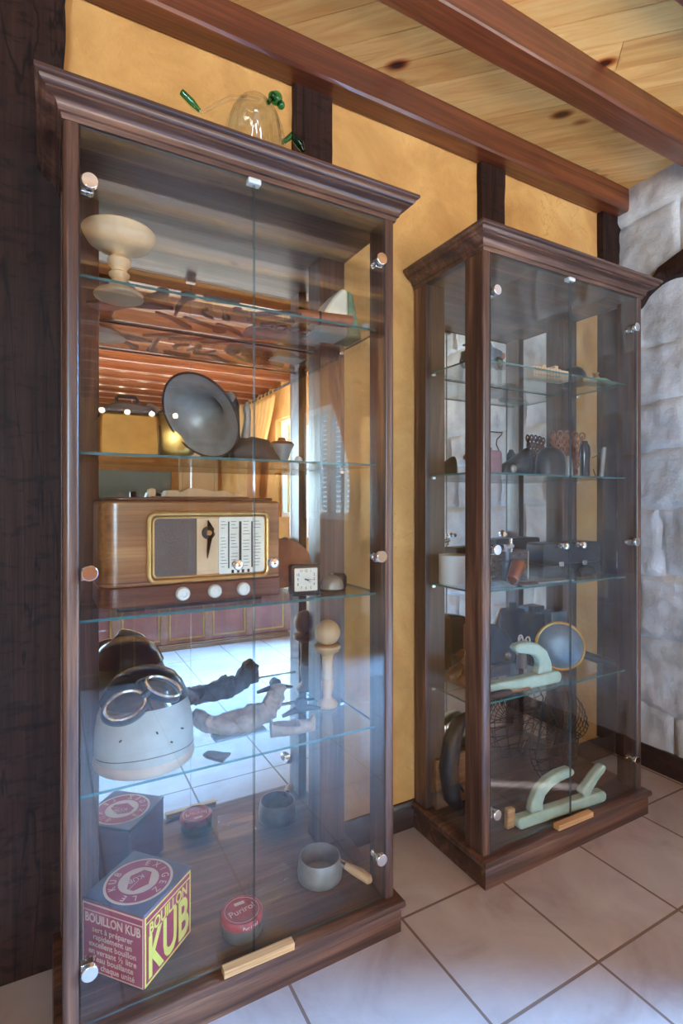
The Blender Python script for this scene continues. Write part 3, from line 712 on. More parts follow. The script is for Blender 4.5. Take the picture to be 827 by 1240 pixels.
mb = MB(); mb.M = T(0, -.0155, .044)
for ang, ln, wv in ((112, .019, .0016), (92, .024, .001), (128, .02, .0008)):
    dx, dz = math.sin(R(ang)), math.cos(R(ang)); nx, nz = -dz, dx
    mb.prism([(-dx*.004+nx*wv, -dz*.004+nz*wv), (-dx*.004-nx*wv, -dz*.004-nz*wv), (dx*ln, dz*ln)], -.0008, .0008, 'Y')
mb.cyl((0, 0, 0), (0, -.0015, 0), .002); mb.build('hands', 'ink', e)
mb = MB().tube([(a, -.0135, b_) for a, b_ in rrect(-.032, .032, .0135, .0745, .003)], .0012, 6, True); mb.build('bezel', 'brassdark', e)
e = thing('desk_bell', 'small pewter dome bell on a dark base next to the clock', 'bell', (.688, 1.3, z))
MB().lathe([(0, 0), (.036, 0), (.037, .004), (.034, .008), (0, .009)], 30).build('base', 'iron', e)
MB().lathe([(0, .0095), (.032, .0095), (.033, .013), (.03, .028), (.022, .039), (.012, .045), (.004, .047), (.004, .051), (0, .052)], 30).build('dome', 'pewter', e)
tag(MB().lathe([(0, 0), (.02, 0), (.024, .006), (.024, .034), (.018, .042), (0, .044)], 24).build('spare_bell_cup', 'iron', None, (.735, 1.35, z)), 'dark little cup with a rounded top behind the dome bell', 'cup')

# ================================================================== CABINET ONE, HELMET SHELF
z = SH1[3]
e = thing('riding_helmet', 'pale grey cloth-covered helmet on the fourth shelf under goggles', 'helmet', (.2, 1.343, z))
mb = MB()
mb.lathe([(.1125, .018), (.1125, .055), (.111, .085), (.105, .12), (.094, .152), (.076, .18), (.05, .2), (.022, .209), (0, .211)], 48, 1, .98); mb.build('shell', 'helmet', e)
MB().lathe([(0, 0), (.108, 0), (.1135, .004), (.1155, .012), (.114, .024), (.1125, .026), (0, .026)], 48, 1, .98).build('rim_band', 'helmet_rim', e)
mb = MB(); mb.tube([(.1128*math.sin(t), -.1108*math.cos(t), .034+.012*math.cos(t)**2) for t in [-1.3+2.6*k/30 for k in range(31)]], .001, 6); mb.build('piping', 'darkwood', e)
for (a, hz) in ((-35, .09), (5, .10), (38, .09), (22, .07)):
    MB().cyl((.108*math.sin(R(a)), -.106*math.cos(R(a)), hz), (.116*math.sin(R(a)), -.114*math.cos(R(a)), hz), .002, .002, 10).build('vent_eyelet', 'iron', e)
e = thing('flying_goggles', 'pair of leather goggles with oval lenses resting on the helmet', 'goggles', (.2, 1.343, z+.105))
def lens(cx_, cy_, cz_, ry, rx, rz, a, b_):
    Mx = T(cx_, cy_, cz_) @ RZ(rz) @ RX(rx) @ RZ(ry)
    ell = [(a*math.cos(t), b_*math.sin(t)) for t in [2*PI*k/32 for k in range(32)]]
    mb = MB(); mb.M = Mx; mb.surf(lambda u, v: ((a*(1+.28*v)*math.cos(2*PI*u)), b_*(1+.28*v)*math.sin(2*PI*u), -.03*v), 32, 4, True); cup = mb.build('eye_cup', 'black', e, thick=.003)
    mb = MB(); mb.M = Mx; mb.tube([(p[0], p[1], .001) for p in ell], .0042, 8, True); mb.build('lens_rim', 'chrome', cup)
    mb = MB(); mb.M = Mx; mb.lathe([(0, -.001), (.95, -.001), (1, .001), (0, .003)], 32, a, b_); mb.build('lens', 'glass', cup)
lens(-.056, -.098, .066, 18, 60, -14, .042, .028)
lens(.026, -.094, .092, -34, 56, 20, .042, .02)
MB().tube([(-.02, -.1, .078), (-.012, -.1, .084), (-.004, -.097, .088)], .008).build('nose_bridge', 'black', e)
MB().lathe([(.1, .044), (.086, .073), (.0845, .0735), (.098, .044)], 48, 1, .98).build('strap', 'blackgloss', e, thick=.003)
MB().lathe([(.0835, .075), (.07, .093), (.045, .107), (.02, .113), (0, .114)], 36, 1, .98).build('leather_cap', 'blackgloss', e, thick=.003)

def lump(name, label, cat, loc, pts, rad, mat, jit=.006, js=22, seg=28, flatz=1):
    e = thing(name, label, cat, loc)
    P = []; Rr = []; m_ = len(pts)
    for i in range(m_-1):
        p0, p1, p2, p3 = [Vector(pts[max(0, min(m_-1, i+d))]) for d in (-1, 0, 1, 2)]
        for k in range(6):
            t = k/6; P.append(.5*((2*p1)+(p2-p0)*t+(2*p0-5*p1+4*p2-p3)*t*t+(-p0+3*p1-3*p2+p3)*t**3)); Rr.append(rad[i]+(rad[i+1]-rad[i])*t)
    P.append(Vector(pts[-1])); Rr.append(rad[-1])
    mb = MB(); mb.tube(P, Rr, seg)
    for v in mb.bm.verts: v.co.z = max(.0002, v.co.z*flatz)
    o = mb.build(name+'_body', mat, e, jitter=0)
    for v in o.data.vertices:
        q_ = noise.noise_vector(v.co*js)*jit+noise.noise_vector(v.co*js*2.6)*jit*.5; v.co = v.co+q_
        v.co.z = max(.0003, v.co.z)
    return e
e = lump('clay_lump', 'pinkish grey mask-like clay sculpture with an upturned end on fourth shelf', 'sculpture', (.45, 1.385, z),  # stands for the mask-like clay lumps
     [(-.105, .06, .03), (-.095, .03, .035), (-.07, 0, .03), (-.02, -.012, .028), (.03, -.012, .03), (.07, -.008, .034), (.098, .0, .06), (.103, .002, .09), (.095, .0, .105)], [.014, .022, .026, .03, .034, .026, .024, .022, .01], 'clay', .017, 26)
MB().box(-.08, .06, -.045, -.0, .0, .006).build('plinth_slab', 'bluepane', e, jitter=.003, bevel=.002)
flat_tool('leather_tag', 'small dark torn leather tag lying alone before the helmet shelf edge', 'tag', [(.332, 1.29), (.342, 1.276), (.358, 1.255), (.372, 1.243)], [.02, .034, .038, .046], 'darkwood', .006, z)
def clog(loc, rz, label, mat):
    e = thing('wooden_clog', label, 'clog', loc, rz)
    n = 30
    def fn(u, v):
        a = 2*PI*u; x = -.06+.122*v; wv = .026*(max(.02, math.sin(PI*(.08+.88*v))))**.6*(1-.25*v); sn = math.sin(a)
        hh = .05-.022*v+.02*math.exp(-((v-.97)/.07)**2); zz = hh*(.5+.5*sn)
        if .06 < v < .6 and sn > .5: zz -= .026*min(1, (sn-.5)*5)
        return (x, wv*math.cos(a), max(.0005, zz))
    mb = MB(); mb.surf(fn, 40, n, True); mb.build('clog_shell', mat, e)
    return e
clog((.565, 1.292, z), R(-8), 'grey-brown wooden clog nearest the shelf front below the bilboquet', 'clay')
e = thing('folding_corkscrew', 'dark winged tool with a round hub behind the clog', 'tool', (.64, 1.405, z))
MB().tube([(-.06, -.008, .008), (-.03, -.004, .014), (0, 0, .017), (.03, .0, .014), (.062, -.004, .007)], [.005, .008, .012, .009, .004], 12).build('wings', 'iron', e)
mb = MB(); mb.M = T(0, 0, .03); mb.cyl((0, -.01, 0), (0, .01, 0), .017).build('hub', 'iron', e)
e = thing('cup_and_ball_toy', 'turned wooden cup-and-ball toy with its ball on top on fourth shelf', 'toy', (.738, 1.425, z))
MB().lathe([(0, 0), (.03, 0), (.032, .006), (.027, .014), (.016, .022), (.013, .032), (.017, .05), (.018, .075), (.0145, .082), (.0165, .086), (.0155, .12), (.0175, .15), (.02, .158), (.036, .168), (.04, .178), (.038, .184), (.028, .186), (0, .184)], 32).build('turned_stem', 'lightwood', e)
MB().ball((0, 0, .2225), .0385).build('ball', 'lightwood', e)

# ================================================================== CABINET ONE, BOTTOM
z = ZB
e = thing('stock_cube_tin', 'big crimson cube tin lettered BOUILLON KUB in yellow on cabinet floor', 'tin', (.185, 1.336, z+.0003), R(41.5))
a = .0845; b_ = .0865; h = .163
MB().box(-a, a, -b_, b_, 0, h-.006).build('tin_body', 'tinred', e, bevel=.003)
lid = MB().box(-a-.001, a+.001, -b_-.001, b_+.001, h-.0058, h).build('tin_lid', 'tindark', e, bevel=.002)
# right-facing printed side is the -Y face, the other the -X face
mb = MB(); t = .0008
for (x0, x1, z0, z1) in ((-a+.002, -a+.006, .002, h-.008), (a-.006, a-.002, .002, h-.008), (-a+.002, a-.002, .002, .006), (-a+.002, a-.002, h-.026, h-.0235), (-a+.002, a-.002, h-.012, h-.0085)):
    mb.box(x0, x1, -b_-t, -b_, z0, z1)
F = T(0, -b_-t, 0) @ RX(90)
text(mb, 'BOUILLON', .036, F @ T(0, h-.044, 0), .78, bold=.022)
text(mb, 'KUB', .128, F @ T(0, .054, 0), .60, bold=.026)
mb.build('yellow_lettering', 'tinyellow', e, smooth=False)
mb = MB(); F = T(-a-t, 0, 0) @ RZ(-90) @ RX(90)
for (y0, y1, z0, z1) in ((-b_+.002, -b_+.004, .002, h-.008), (b_-.004, b_-.002, .002, h-.008), (-b_+.002, b_-.002, .002, .004), (-b_+.002, b_-.002, h-.026, h-.024), (-b_+.002, b_-.002, h-.012, h-.0085)):
    mb.box(-a-t, -a, y0, y1, z0, z1)
text(mb, 'BOUILLON KUB', .028, F @ T(0, h-.042, 0), .78, bold=.022)
for k, s_ in enumerate(('sert à préparer', 'rapidement un', 'excellent bouillon', 'en versant ½ litre', "d'eau bouillante", 'sur chaque unité')):
    text(mb, s_, .0185, F @ T(0, h-.065-k*.0165, 0), 1.0, bold=.008)
mb.build('cream_lettering', 'tinpink', e, smooth=False)
mb = MB(); mb.M = T(0, 0, h)
n = 48
for r0, r1, zz in ((.0, .078, .0004),): mb.lathe([(0, 0), (r1, 0), (r1, zz), (0, zz)], n)
mb.build('cream_roundel', 'tinpink', lid)
mb = MB(); mb.M = T(0, 0, h+.0004)
def ringd(r0, r1, zz):
    A = [[mb.v((r*math.cos(2*PI*k/n), r*math.sin(2*PI*k/n), q_)) for k in range(n)] for r, q_ in ((r0, 0), (r0, zz), (r1, zz), (r1, 0))]
    for i in range(4):
        for k in range(n): mb.f([A[i][k], A[i][(k+1) % n], A[(i+1) % 4][(k+1) % n], A[(i+1) % 4][k]])
ringd(.046, .072, .0003)
mb.prism([(-.033, .006), (.005, .028), (.034, .012), (.034, -.01), (-.002, -.03), (-.033, -.012)], 0, .0003)
mb.build('crimson_print', 'tinred', lid, smooth=False)
mb = MB(); mb.M = T(0, 0, h+.0008)
s_ = 'EXIGEZ LE KUB'
for k, ch in enumerate(s_):
    an = R(180+200-400/1*0-k*24); text(mb, ch, .024, RZ(math.degrees(an)-90) @ T(0, .059, 0), .9)
text(mb, 'KUB', .021, T(.001, .009, 0) @ RZ(150), .95)
mb.box(-.0335, -.0015, -.0006, .0006, 0, .0002)
mb.build('roundel_lettering', 'tinpink', lid, smooth=False)
e = thing('round_polish_tin', 'small round worn red tin on the cabinet floor behind the door seam', 'tin', (.418, 1.272, z+.0003))
MB().lathe([(0, 0), (.048, 0), (.05, .003), (.05, .03), (.049, .032), (0, .032)], 44).build('tin_base', 'olive', e)
MB().lathe([(0, .0323), (.0515, .0323), (.052, .035), (.052, .046), (.0495, .05), (.046, .051), (.044, .0495), (0, .0495)], 44).build('tin_lid', 'rust', e)
mb = MB(); text(mb, 'Purirol', .026, T(0, -.002, .0499) @ RZ(8), .95)
mb.tube([(.042*math.cos(2*PI*k/40), .042*math.sin(2*PI*k/40), .0499) for k in range(40)], .0006, 5, True); mb.box(-.012, .014, .018, .028, .0495, .0499)
mb.build('cream_print', 'tinpink', e, smooth=False)
mb = MB()
for k, ch in enumerate('Purirol'): text(mb, ch, .011, RZ(-12+k*6.5) @ T(0, -.0524, .0405) @ RX(90), .9)
mb.build('side_print', 'white', e, smooth=False)
e = thing('glass_beaker_pan', 'grey glass-bodied pan with a wooden handle on the cabinet floor', 'pan', (.672, 1.345, z+.0003))
MB().lathe([(0, 0), (.058, 0), (.062, .004), (.064, .02), (.06, .05), (.057, .062), (.055, .062), (.058, .05), (.061, .02), (.056, .006), (0, .005)], 40).build('pan_bowl', 'pewter', e)
MB().cyl((.046, -.034, .046), (.056, -.052, .044), .009, .010).build('ferrule', 'chrome', e)
MB().tube([(.0563, -.0525, .044), (.066, -.07, .042), (.082, -.092, .036), (.096, -.112, .028), (.1, -.118, .026)], [.009, .0115, .0135, .0125, .005], 16).build('handle', 'lightwood', e)
e = thing('glass_block', 'flat clear glass slab lying behind the round red tin', 'slab', (.53, 1.35, z+.0003), R(12))
MB().box(-.06, .06, -.03, .03, 0, .045).build('slab_body', 'glass', e, bevel=.003)
def strip(loc, rz, label):
    e = thing('door_wedge', label, 'wedge', loc, rz, 'wood strips on the plinths')
    MB().box(-.085, .085, -.011, .011, 0, .017).build('strip_body', 'pinestrip', e, bevel=.001)
    MB().cyl((.084, 0, .012), (.094, 0, .013), .0008, .0008, 6).build('nail', 'iron', e)
strip((.425, 1.166, .0883), R(-1), 'pale wooden strip on the plinth ledge before the radio cabinet')
strip((1.528, 1.166, .0883), R(-1), 'pale wooden strip on the plinth ledge before the cabinet by the stone wall')

# ================================================================== CABINET TWO, TOP SHELF
z = SH2[0]
e = thing('toy_truck', 'blue-grey toy truck with round headlamps on the top shelf', 'toy truck', (1.275, 1.335, z), R(10))
MB().prism([(-.075, .018), (.085, .018), (.085, .07), (.03, .075), (.015, .095), (-.01, .1), (-.03, .07), (-.075, .05)], -.028, .028, 'Y').build('truck_body', 'bluegrey', e, bevel=.004)
for x, y in ((-.045, -.03), (.055, -.03), (-.045, .03), (.055, .03)):
    w_ = MB().cyl((x, y-.008, .022), (x, y+.008, .022), .0215, .0215, 24).build('wheel', 'black', e, bevel=.002)
    MB().cyl((x, y-.0095, .022), (x, y+.0095, .022), .011, .011, 16).build('hub', 'brassdark', w_)
for y in (-.018, .018): MB().cyl((.085, y, .055), (.096, y, .055), .012, .014, 18).build('headlamp', 'copper', e)
MB().box(-.07, .0, -.024, .024, .0705, .076).build('roof', 'bluegrey', e, bevel=.002)
e = thing('wooden_building_toy', 'pale wooden block model of a building on the top shelf', 'toy', (1.6, 1.345, z), R(-4))
MB().box(-.075, .06, -.022, .022, 0, .042).build('long_block', 'lightwood', e, bevel=.001)
MB().box(.0605, .1, -.02, .022, 0, .04).build('end_block', 'lightwood', e, bevel=.001)
MB().box(-.03, -.012, -.02, .02, .0423, .052).box(.03, .048, -.02, .02, .0423, .054).build('towers', 'lightwood', e, bevel=.001)
mb = MB()
for zz in (.012, .026): mb.box(-.074, .059, -.0228, -.0218, zz, zz+.002)
for k in range(9): mb.box(-.068+k*.0145, -.0665+k*.0145, -.0228, -.0218, .004, .04)
mb.build('scored_lines', 'midwood', e)
e = thing('black_skullcap', 'black domed cap with a brass badge near the end of top shelf', 'cap', (1.76, 1.345, z))
MB().lathe([(0, 0), (.05, 0), (.05, .02), (.045, .042), (.033, .06), (.016, .069), (0, .071)], 32).build('dome', 'black', e)
MB().box(-.015, .02, -.056, -.049, .004, .018).build('badge', 'brass', e, bevel=.002)
e = thing('pocket_camera_plate', 'flat metal plane-like tool with a knob at the end of top shelf', 'tool', (1.83, 1.30, z), R(-8))
MB().prism([(-.07, 0), (.075, 0), (.075, .004), (.02, .022), (-.02, .02), (-.07, .006)], -.03, .03, 'Y').build('plate', 'felt', e, bevel=.002)
MB().lathe([(0, .0205), (.012, .0205), (.014, .028), (.008, .036), (.013, .044), (0, .05)], 20).build('knob', 'brassdark', e)

# ---------------- second shelf
z = SH2[1]
e = thing('camp_lantern', 'mauve tin lamp with a bent wire handle on the second shelf', 'lamp', (1.305, 1.33, z))
MB().lathe([(0, 0), (.042, 0), (.044, .004), (.044, .07), (.04, .078), (.012, .082), (.012, .09), (0, .09)], 30).build('tank', 'mauve', e)
mb = MB().tube([(-.044, 0, .06), (-.05, 0, .09), (-.035, 0, .105), (-.03, 0, .118), (-.055, 0, .14), (-.065, 0, .146), (.065, 0, .146), (.06, 0, .138), (.04, 0, .122), (.036, 0, .105), (.048, 0, .085), (.044, 0, .06)], .0022, 6); mb.build('wire_handle', 'iron', e)
MB().tube([(-.045, -.01, .03), (-.1, -.02, .045), (-.125, -.025, .052)], [.007, .011, .01], 12).build('side_grip', 'midwood', e)
MB().tube([(-.06, -.03, .008), (-.085, -.03, .009), (-.1, -.03, .008)], [.006, .009, .006], 10).build('burner_key', 'iron', e)
e = thing('black_slipper', 'black leather shoe with a low toe on the second shelf', 'shoe', (1.42, 1.31, z))
def shoe(u, v):
    a = 2*PI*u; x = -.085+.14*v; hh = .028+.068*min(1, v*1.1)**1.2; wv = .03*math.sin(PI*(.12+.76*v))**.5
    return (x, wv*math.cos(a), max(.001, hh*(.5+.5*math.sin(a))))
MB().surf(shoe, 24, 16, True).build('upper', 'black', e, thick=.003)
MB().ball((-.05, -.03, .018), (.014, .008, .014)).build('buckle', 'pewter', e)
e = thing('black_bonnet', 'tall black rounded bonnet beside the shoe on the second shelf', 'hat', (1.625, 1.34, z))
MB().lathe([(0, 0), (.063, 0), (.063, .05), (.058, .08), (.045, .1), (.02, .11), (0, .111)], 32, 1, .7).build('crown', 'black', e)
e = thing('lace_iron_stand', 'ornate pierced cast metal fan-shaped stand on the second shelf', 'stand', (1.83, 1.425, z), R(-14))
mb = MB()
for k in range(-2, 3):
    an = R(k*7)
    mb.tube([(.014*k, 0, .0), (.014*k+.09*math.sin(an), 0, .09), (.014*k+.175*math.sin(an), 0, .182*math.cos(an))], .0035, 6)
for rr_ in (.025, .055, .085, .115, .145, .175):
    for k in range(-2, 3):
        an = R(k*7); cx_ = .014*k+rr_*math.sin(an); cz_ = rr_*math.cos(an)+.006
        mb.tube([(cx_+.0135*math.cos(t), 0, cz_+.0135*math.sin(t)) for t in [2*PI*i/12 for i in range(12)]], .0034, 5, True)
mb.build('openwork', 'leather', e); MB().box(-.05, .05, -.015, .015, 0, .008).build('foot', 'leather', e, bevel=.002)
e = thing('black_hip_flask', 'narrow black upright flask in front of the pierced stand', 'flask', (1.795, 1.32, z))
MB().lathe([(0, 0), (.019, 0), (.021, .004), (.021, .06), (.024, .09), (.022, .12), (.012, .132), (.012, .14), (0, .141)], 24, 1, .7).build('flask_body', 'blackgloss', e)
e = thing('pewter_bottle', 'small grey pewter bottle between the bonnet and black flask', 'bottle', (1.735, 1.35, z))
MB().lathe([(0, 0), (.018, 0), (.019, .05), (.012, .07), (.009, .08), (.011, .084), (0, .085)], 22).build('bottle_body', 'pewter', e)
e = thing('silver_tube', 'pale silver tube with a black cord leaning at the shelf end', 'tube', (1.862, 1.30, z))
MB().cyl((0, 0, .0012), (.018, 0, .118), .009, .009, 20).build('tube_body', 'pewter', e)
MB().tube([(-.045, -.01, .002), (-.06, -.01, .03), (-.035, -.01, .04), (-.03, -.005, .004)], .0018, 6).tube([(-.05, 0, .075), (-.025, 0, .085), (-.005, 0, .105), (.01, 0, .122), (.028, 0, .118)], .0018, 6).build('cord', 'black', e)

# ---------------- third shelf
z = SH2[2]
e = thing('enamel_pot', 'white enamel cylinder pot near the side pane on third shelf', 'pot', (1.222, 1.41, z))
MB().lathe([(0, 0), (.05, 0), (.052, .003), (.052, .095), (.053, .098), (.05, .098), (.049, .006), (0, .006)], 36).build('pot_body', 'white', e)
e = thing('carved_casket', 'carved dark wooden casket with a brown lid on third shelf', 'casket', (1.455, 1.41, z), R(-3))
MB().box(-.09, .09, -.035, .035, 0, .105).build('casket_body', 'darkwood', e, bevel=.004)
mb = MB()
for i in range(6):
    for j in range(4): mb.ball((-.075+i*.03, -.0345, .018+j*.023), (.011, .004, .008), 10, 6)
mb.build('carved_bosses', 'darkwood', e); MB().box(.0905, .094, -.033, .033, .0, .1).build('edge_band', 'lightwood', e)
e = thing('chrome_tap', 'small chrome tap standing before the carved casket', 'tap', (1.395, 1.335, z))
MB().lathe([(0, 0), (.014, 0), (.015, .07), (.008, .078), (.008, .12), (0, .121)], 20).build('tap_post', 'bluegrey', e)
MB().cyl((-.015, 0, .118), (.03, 0, .126), .0085).cyl((.022, 0, .105), (.022, 0, .152), .006).box(-.02, -.008, -.008, .008, .108, .132).build('tap_cross', 'chrome', e)
e = thing('copper_beaker', 'tilted copper beaker lying near the front of third shelf', 'beaker', (1.36, 1.275, z))
MB().lathe([(0, 0), (.016, 0), (.02, .004), (.025, .07), (.026, .075), (.023, .075), (.018, .008), (0, .008)], 28).build('beaker_body', 'copper', e, (0, 0, .0175), (0, R(52), R(25)))
tag(MB().surf(lambda u, v: ((u-.5)*.1, (v-.5)*.06, .002+.02*abs(math.sin(4*u+2*v))*math.sin(PI*u)*math.sin(PI*v)), 22, 16).build('blue_napkin', 'bluepane', None, (1.30, 1.285, z+.001), (0, 0, R(-20)), thick=.002), 'crumpled pale blue cloth at the front of third shelf', 'cloth')
tag(MB().lathe([(0, 0), (.02, 0), (.02, .004), (.016, .006), (.02, .01), (.02, .018), (.016, .02), (.02, .024), (.02, .034), (.016, .038), (0, .038)], 24).build('brass_weight', 'brass', None, (1.262, 1.3, z)), 'small ribbed brass weight beside the blue cloth', 'weight')
e = thing('black_instrument_case', 'long black case with rounded corners on third shelf', 'case', (1.735, 1.37, z), R(-5))
MB().prism(rrect(-.145, .145, 0, .048, .006), -.045, .045, 'Y').build('case_base', 'black', e, bevel=.004)
MB().prism(rrect(-.145, .145, .0485, .128, .012), -.045, .045, 'Y').build('case_lid', 'black', e, bevel=.004)
for x in (-.06, .06): MB().box(x-.012, x+.012, -.049, -.0452, .04, .058).build('clasp', 'chrome', e, bevel=.001)
e = thing('flat_glass_box', 'low flat glass box on the front of third shelf', 'box', (1.53, 1.285, z), R(-4))
MB().box(-.11, .11, -.03, .03, 0, .004).build('box_floor', 'greycloth', e)
mb = MB(); mb.box(-.11, .11, -.03, -.027, .0042, .045).box(-.11, .11, .027, .03, .0042, .045).box(-.11, -.107, -.0265, .0265, .0042, .045).box(.107, .11, -.0265, .0265, .0042, .045); mb.build('glass_wall', 'glass', e)
e = lump('crumpled_gauntlet', 'crumpled dark leather glove at the end of third shelf', 'glove', (1.76, 1.285, z), [(-.05, 0, .012), (-.02, .005, .018), (.02, 0, .02), (.05, -.006, .014)], [.008, .018, .02, .008], 'black', .006, 40)
flat_tool('steel_ruler', 'dark flat strip under the copper beaker on third shelf', 'strip', [(1.385, 1.27), (1.42, 1.262), (1.455, 1.255)], [.022, .022, .02], 'darkwood', .008, z)

# ---------------- fourth shelf
z = SH2[3]
def runner(loc, rz, label, sc=1.0, rx=0):
    e = thing('sled_runner', label, 'runner', loc, rz)
    mb = MB()
    mb.prism(rrect(-.19, .19, 0, .042, .02), -.02, .02, 'Y')
    mb.build('base_bar', 'sage', e, bevel=.006)
    cl = [(.115, .0425), (.118, .075), (.105, .105), (.075, .128), (.03, .14), (-.01, .142)]
    n = len(cl); wv = [.062, .05, .045, .042, .04, .03]; L, Q = [], []
    for i in range(n):
        t_ = (Vector(cl[min(i+1, n-1)])-Vector(cl[max(i-1, 0)])).normalized(); nn = Vector((-t_.y, t_.x))*wv[i]/2
        L.append(tuple(Vector(cl[i])+nn)); Q.append(tuple(Vector(cl[i])-nn))
    L[0] = (.075, .0425); Q[0] = (.15, .0425)
    MB().prism(Q+[(-.028, .145)]+L[::-1], -.018, .018, 'Y').build('curved_arm', 'sage', e, bevel=.008)
    return e
runner((1.385, 1.275, z), R(-2), 'pale sage painted wooden bar with a curled arm on fourth shelf')
e = thing('round_gong', 'round grey convex glass disc with a yellowed rim on fourth shelf', 'gong', (1.685, 1.345, z), R(-38))
mb = MB(); mb.M = T(0, 0, .092) @ RX(80); mb.lathe([(0, .02), (.03, .019), (.06, .013), (.082, .004), (.082, -.004), (.05, -.002), (0, -.001)], 44); mb.build('disc', 'bluegrey', e)
mb = MB(); mb.M = T(0, 0, .092) @ RX(80); mb.tube([(.0855*math.cos(2*PI*k/48), .0855*math.sin(2*PI*k/48), .0) for k in range(48)], .0058, 8, True); mb.build('rim', 'brass', e)
MB().box(-.03, .03, -.012, .03, 0, .006).build('stand', 'iron', e)
e = thing('square_black_bottle', 'square black bottle standing at the back of fourth shelf', 'bottle', (1.66, 1.455, z))
MB().prism(rrect(-.04, .04, 0, .2, .012), -.03, .03, 'Y').build('bottle_body', 'blackgloss', e, bevel=.004)
MB().cyl((0, 0, .2002), (0, 0, .225), .014).build('neck', 'blackgloss', e)
e = thing('black_upright_box', 'dark blue-black upright box behind the round disc', 'box', (1.775, 1.45, z))
MB().box(-.045, .045, -.03, .03, 0, .2).build('box_body', 'bluegrey', e, bevel=.003)
e = thing('black_truncheon', 'black tapered stick leaning down at the end of fourth shelf', 'stick', (1.8, 1.30, z))
MB().tube([(-.02, .02, .055), (.03, -.005, .035), (.088, -.035, .016)], [.015, .016, .014], 16).build('stick_body', 'black', e)
e = thing('brown_handled_knife', 'knife with a thick dark handle lying at the shelf front', 'knife', (1.26, 1.246, z))
MB().tube([(-.07, 0, .013), (-.05, 0, .013), (.03, 0, .012), (.06, 0, .011)], [.008, .012, .012, .009], 16).build('handle', 'darkwood', e)
MB().prism([(.0605, .008), (.12, .006), (.155, .008), (.15, .013), (.0605, .014)], -.0015, .0015, 'Y').build('blade', 'copper', e)
e = thing('leather_bellows', 'black and tan leather bellows slumped behind the sage bar', 'bellows', (1.385, 1.42, z))
MB().prism([(-.06, .05), (-.05, .205), (.03, .19), (.09, .15), (.13, .08), (.11, .04), (.02, .045)], -.03, .03, 'Y').build('black_bag', 'black', e, bevel=.014)
MB().prism([(-.085, .0), (-.04, .0), (-.05, .2), (-.085, .195)], -.033, .033, 'Y').build('tan_board', 'leather', e, bevel=.006)
MB().box(-.035, .1, -.02, .02, 0, .039).build('wood_foot', 'darkwood', e, bevel=.004)
mb = MB(); mb.M = T(.07, -.032, .075) @ RX(90); mb.lathe([(0, 0), (.013, 0), (.015, .003), (.011, .008), (0, .009)], 20).build('chrome_stud', 'chrome', e)
e = lump('wooden_shoe_last', 'brown wooden shoe last beside the side pane on fourth shelf', 'last', (1.245, 1.415, z), [(-.045, 0, .03), (-.02, 0, .035), (.02, 0, .045), (.045, 0, .07), (.05, 0, .1)], [.014, .026, .03, .024, .016], 'midwood', .003)
e = lump('wooden_mallet', 'brown wooden mallet head leaning over the shoe last', 'mallet', (1.215, 1.35, z), [(-.02, 0, .026), (0, 0, .05), (.01, 0, .085), (-.002, 0, .115), (-.018, 0, .125)], [.022, .012, .011, .02, .018], 'midwood', .002)
e = thing('wicker_purse_chain', 'pale knotted string bundle near the square black bottle', 'bundle', (1.585, 1.44, z))
mb = MB()
for k in range(7): mb.tube([(.022*math.cos(k*1.3)+.012*math.cos(t), .012*math.sin(k*2.1), .085+.02*math.sin(k*1.7)+.016*math.sin(t)) for t in [2*PI*i/12 for i in range(12)]], .003, 6, True)
mb.build('strings', 'white', e); MB().lathe([(0, 0), (.02, 0), (.018, .06), (.012, .072), (0, .073)], 20).build('bottle_neck', 'pewter', e)

# ---------------- bottom of cabinet two
z = ZB+.0003
e = thing('wooden_sled_frame', 'pale sage painted wooden bar with two leaning arms on the cabinet floor', 'frame', (1.535, 1.222, z), R(-4))
MB().prism(rrect(-.205, .205, 0, .038, .018), -.018, .018, 'Y').build('base_bar', 'sage', e, bevel=.006)
def arm(cl, wv):
    n = len(cl); L, Q = [], []
    for i in range(n):
        t_ = (Vector(cl[min(i+1, n-1)])-Vector(cl[max(i-1, 0)])).normalized(); nn = Vector((-t_.y, t_.x))*wv[i]/2
        L.append(tuple(Vector(cl[i])+nn)); Q.append(tuple(Vector(cl[i])-nn))
    MB().prism(Q+L[::-1], -.016, .016, 'Y').build('leaning_arm', 'sage', e, bevel=.008)
arm([(-.12, .0385), (-.118, .07), (-.1, .1), (-.065, .122), (-.02, .134), (.03, .138), (.05, .134)], [.06, .05, .042, .038, .036, .032, .016])
arm([(.1, .0385), (.125, .065), (.155, .092), (.19, .115), (.205, .124)], [.05, .036, .032, .03, .016])
e = thing('wire_fan_basket', 'black wire fan-shaped basket standing at the back of cabinet floor', 'basket', (1.70, 1.395, z))
def fan(cx_, cz_, r_, a0, a1, nr, na, y0, w_):
    mb = MB()
    for k in range(nr):
        an = R(a0+(a1-a0)*k/(nr-1))
        mb.tube([(cx_+r_*t*math.cos(an), y0-.035*math.sin(PI*t), cz_+r_*t*math.sin(an)) for t in [q_/8 for q_ in range(9)]], w_, 5)
    for q_ in range(1, na+1):
        t = q_/na
        mb.tube([(cx_+r_*t*math.cos(R(a)), y0-.035*math.sin(PI*t)+(.006 if a % 2 else -.0), cz_+r_*t*math.sin(R(a))) for a in [a0+(a1-a0)*i/24 for i in range(25)]], w_ if q_ < na else w_*1.7, 5)
    return mb
fan(.02, .13, .2, 8, 88, 10, 7, 0, .0017).build('fan_lid', 'black', e)
fan(.02, .13, .17, 95, 175, 9, 6, .01, .0017).build('fan_side', 'black', e)
mb = MB()
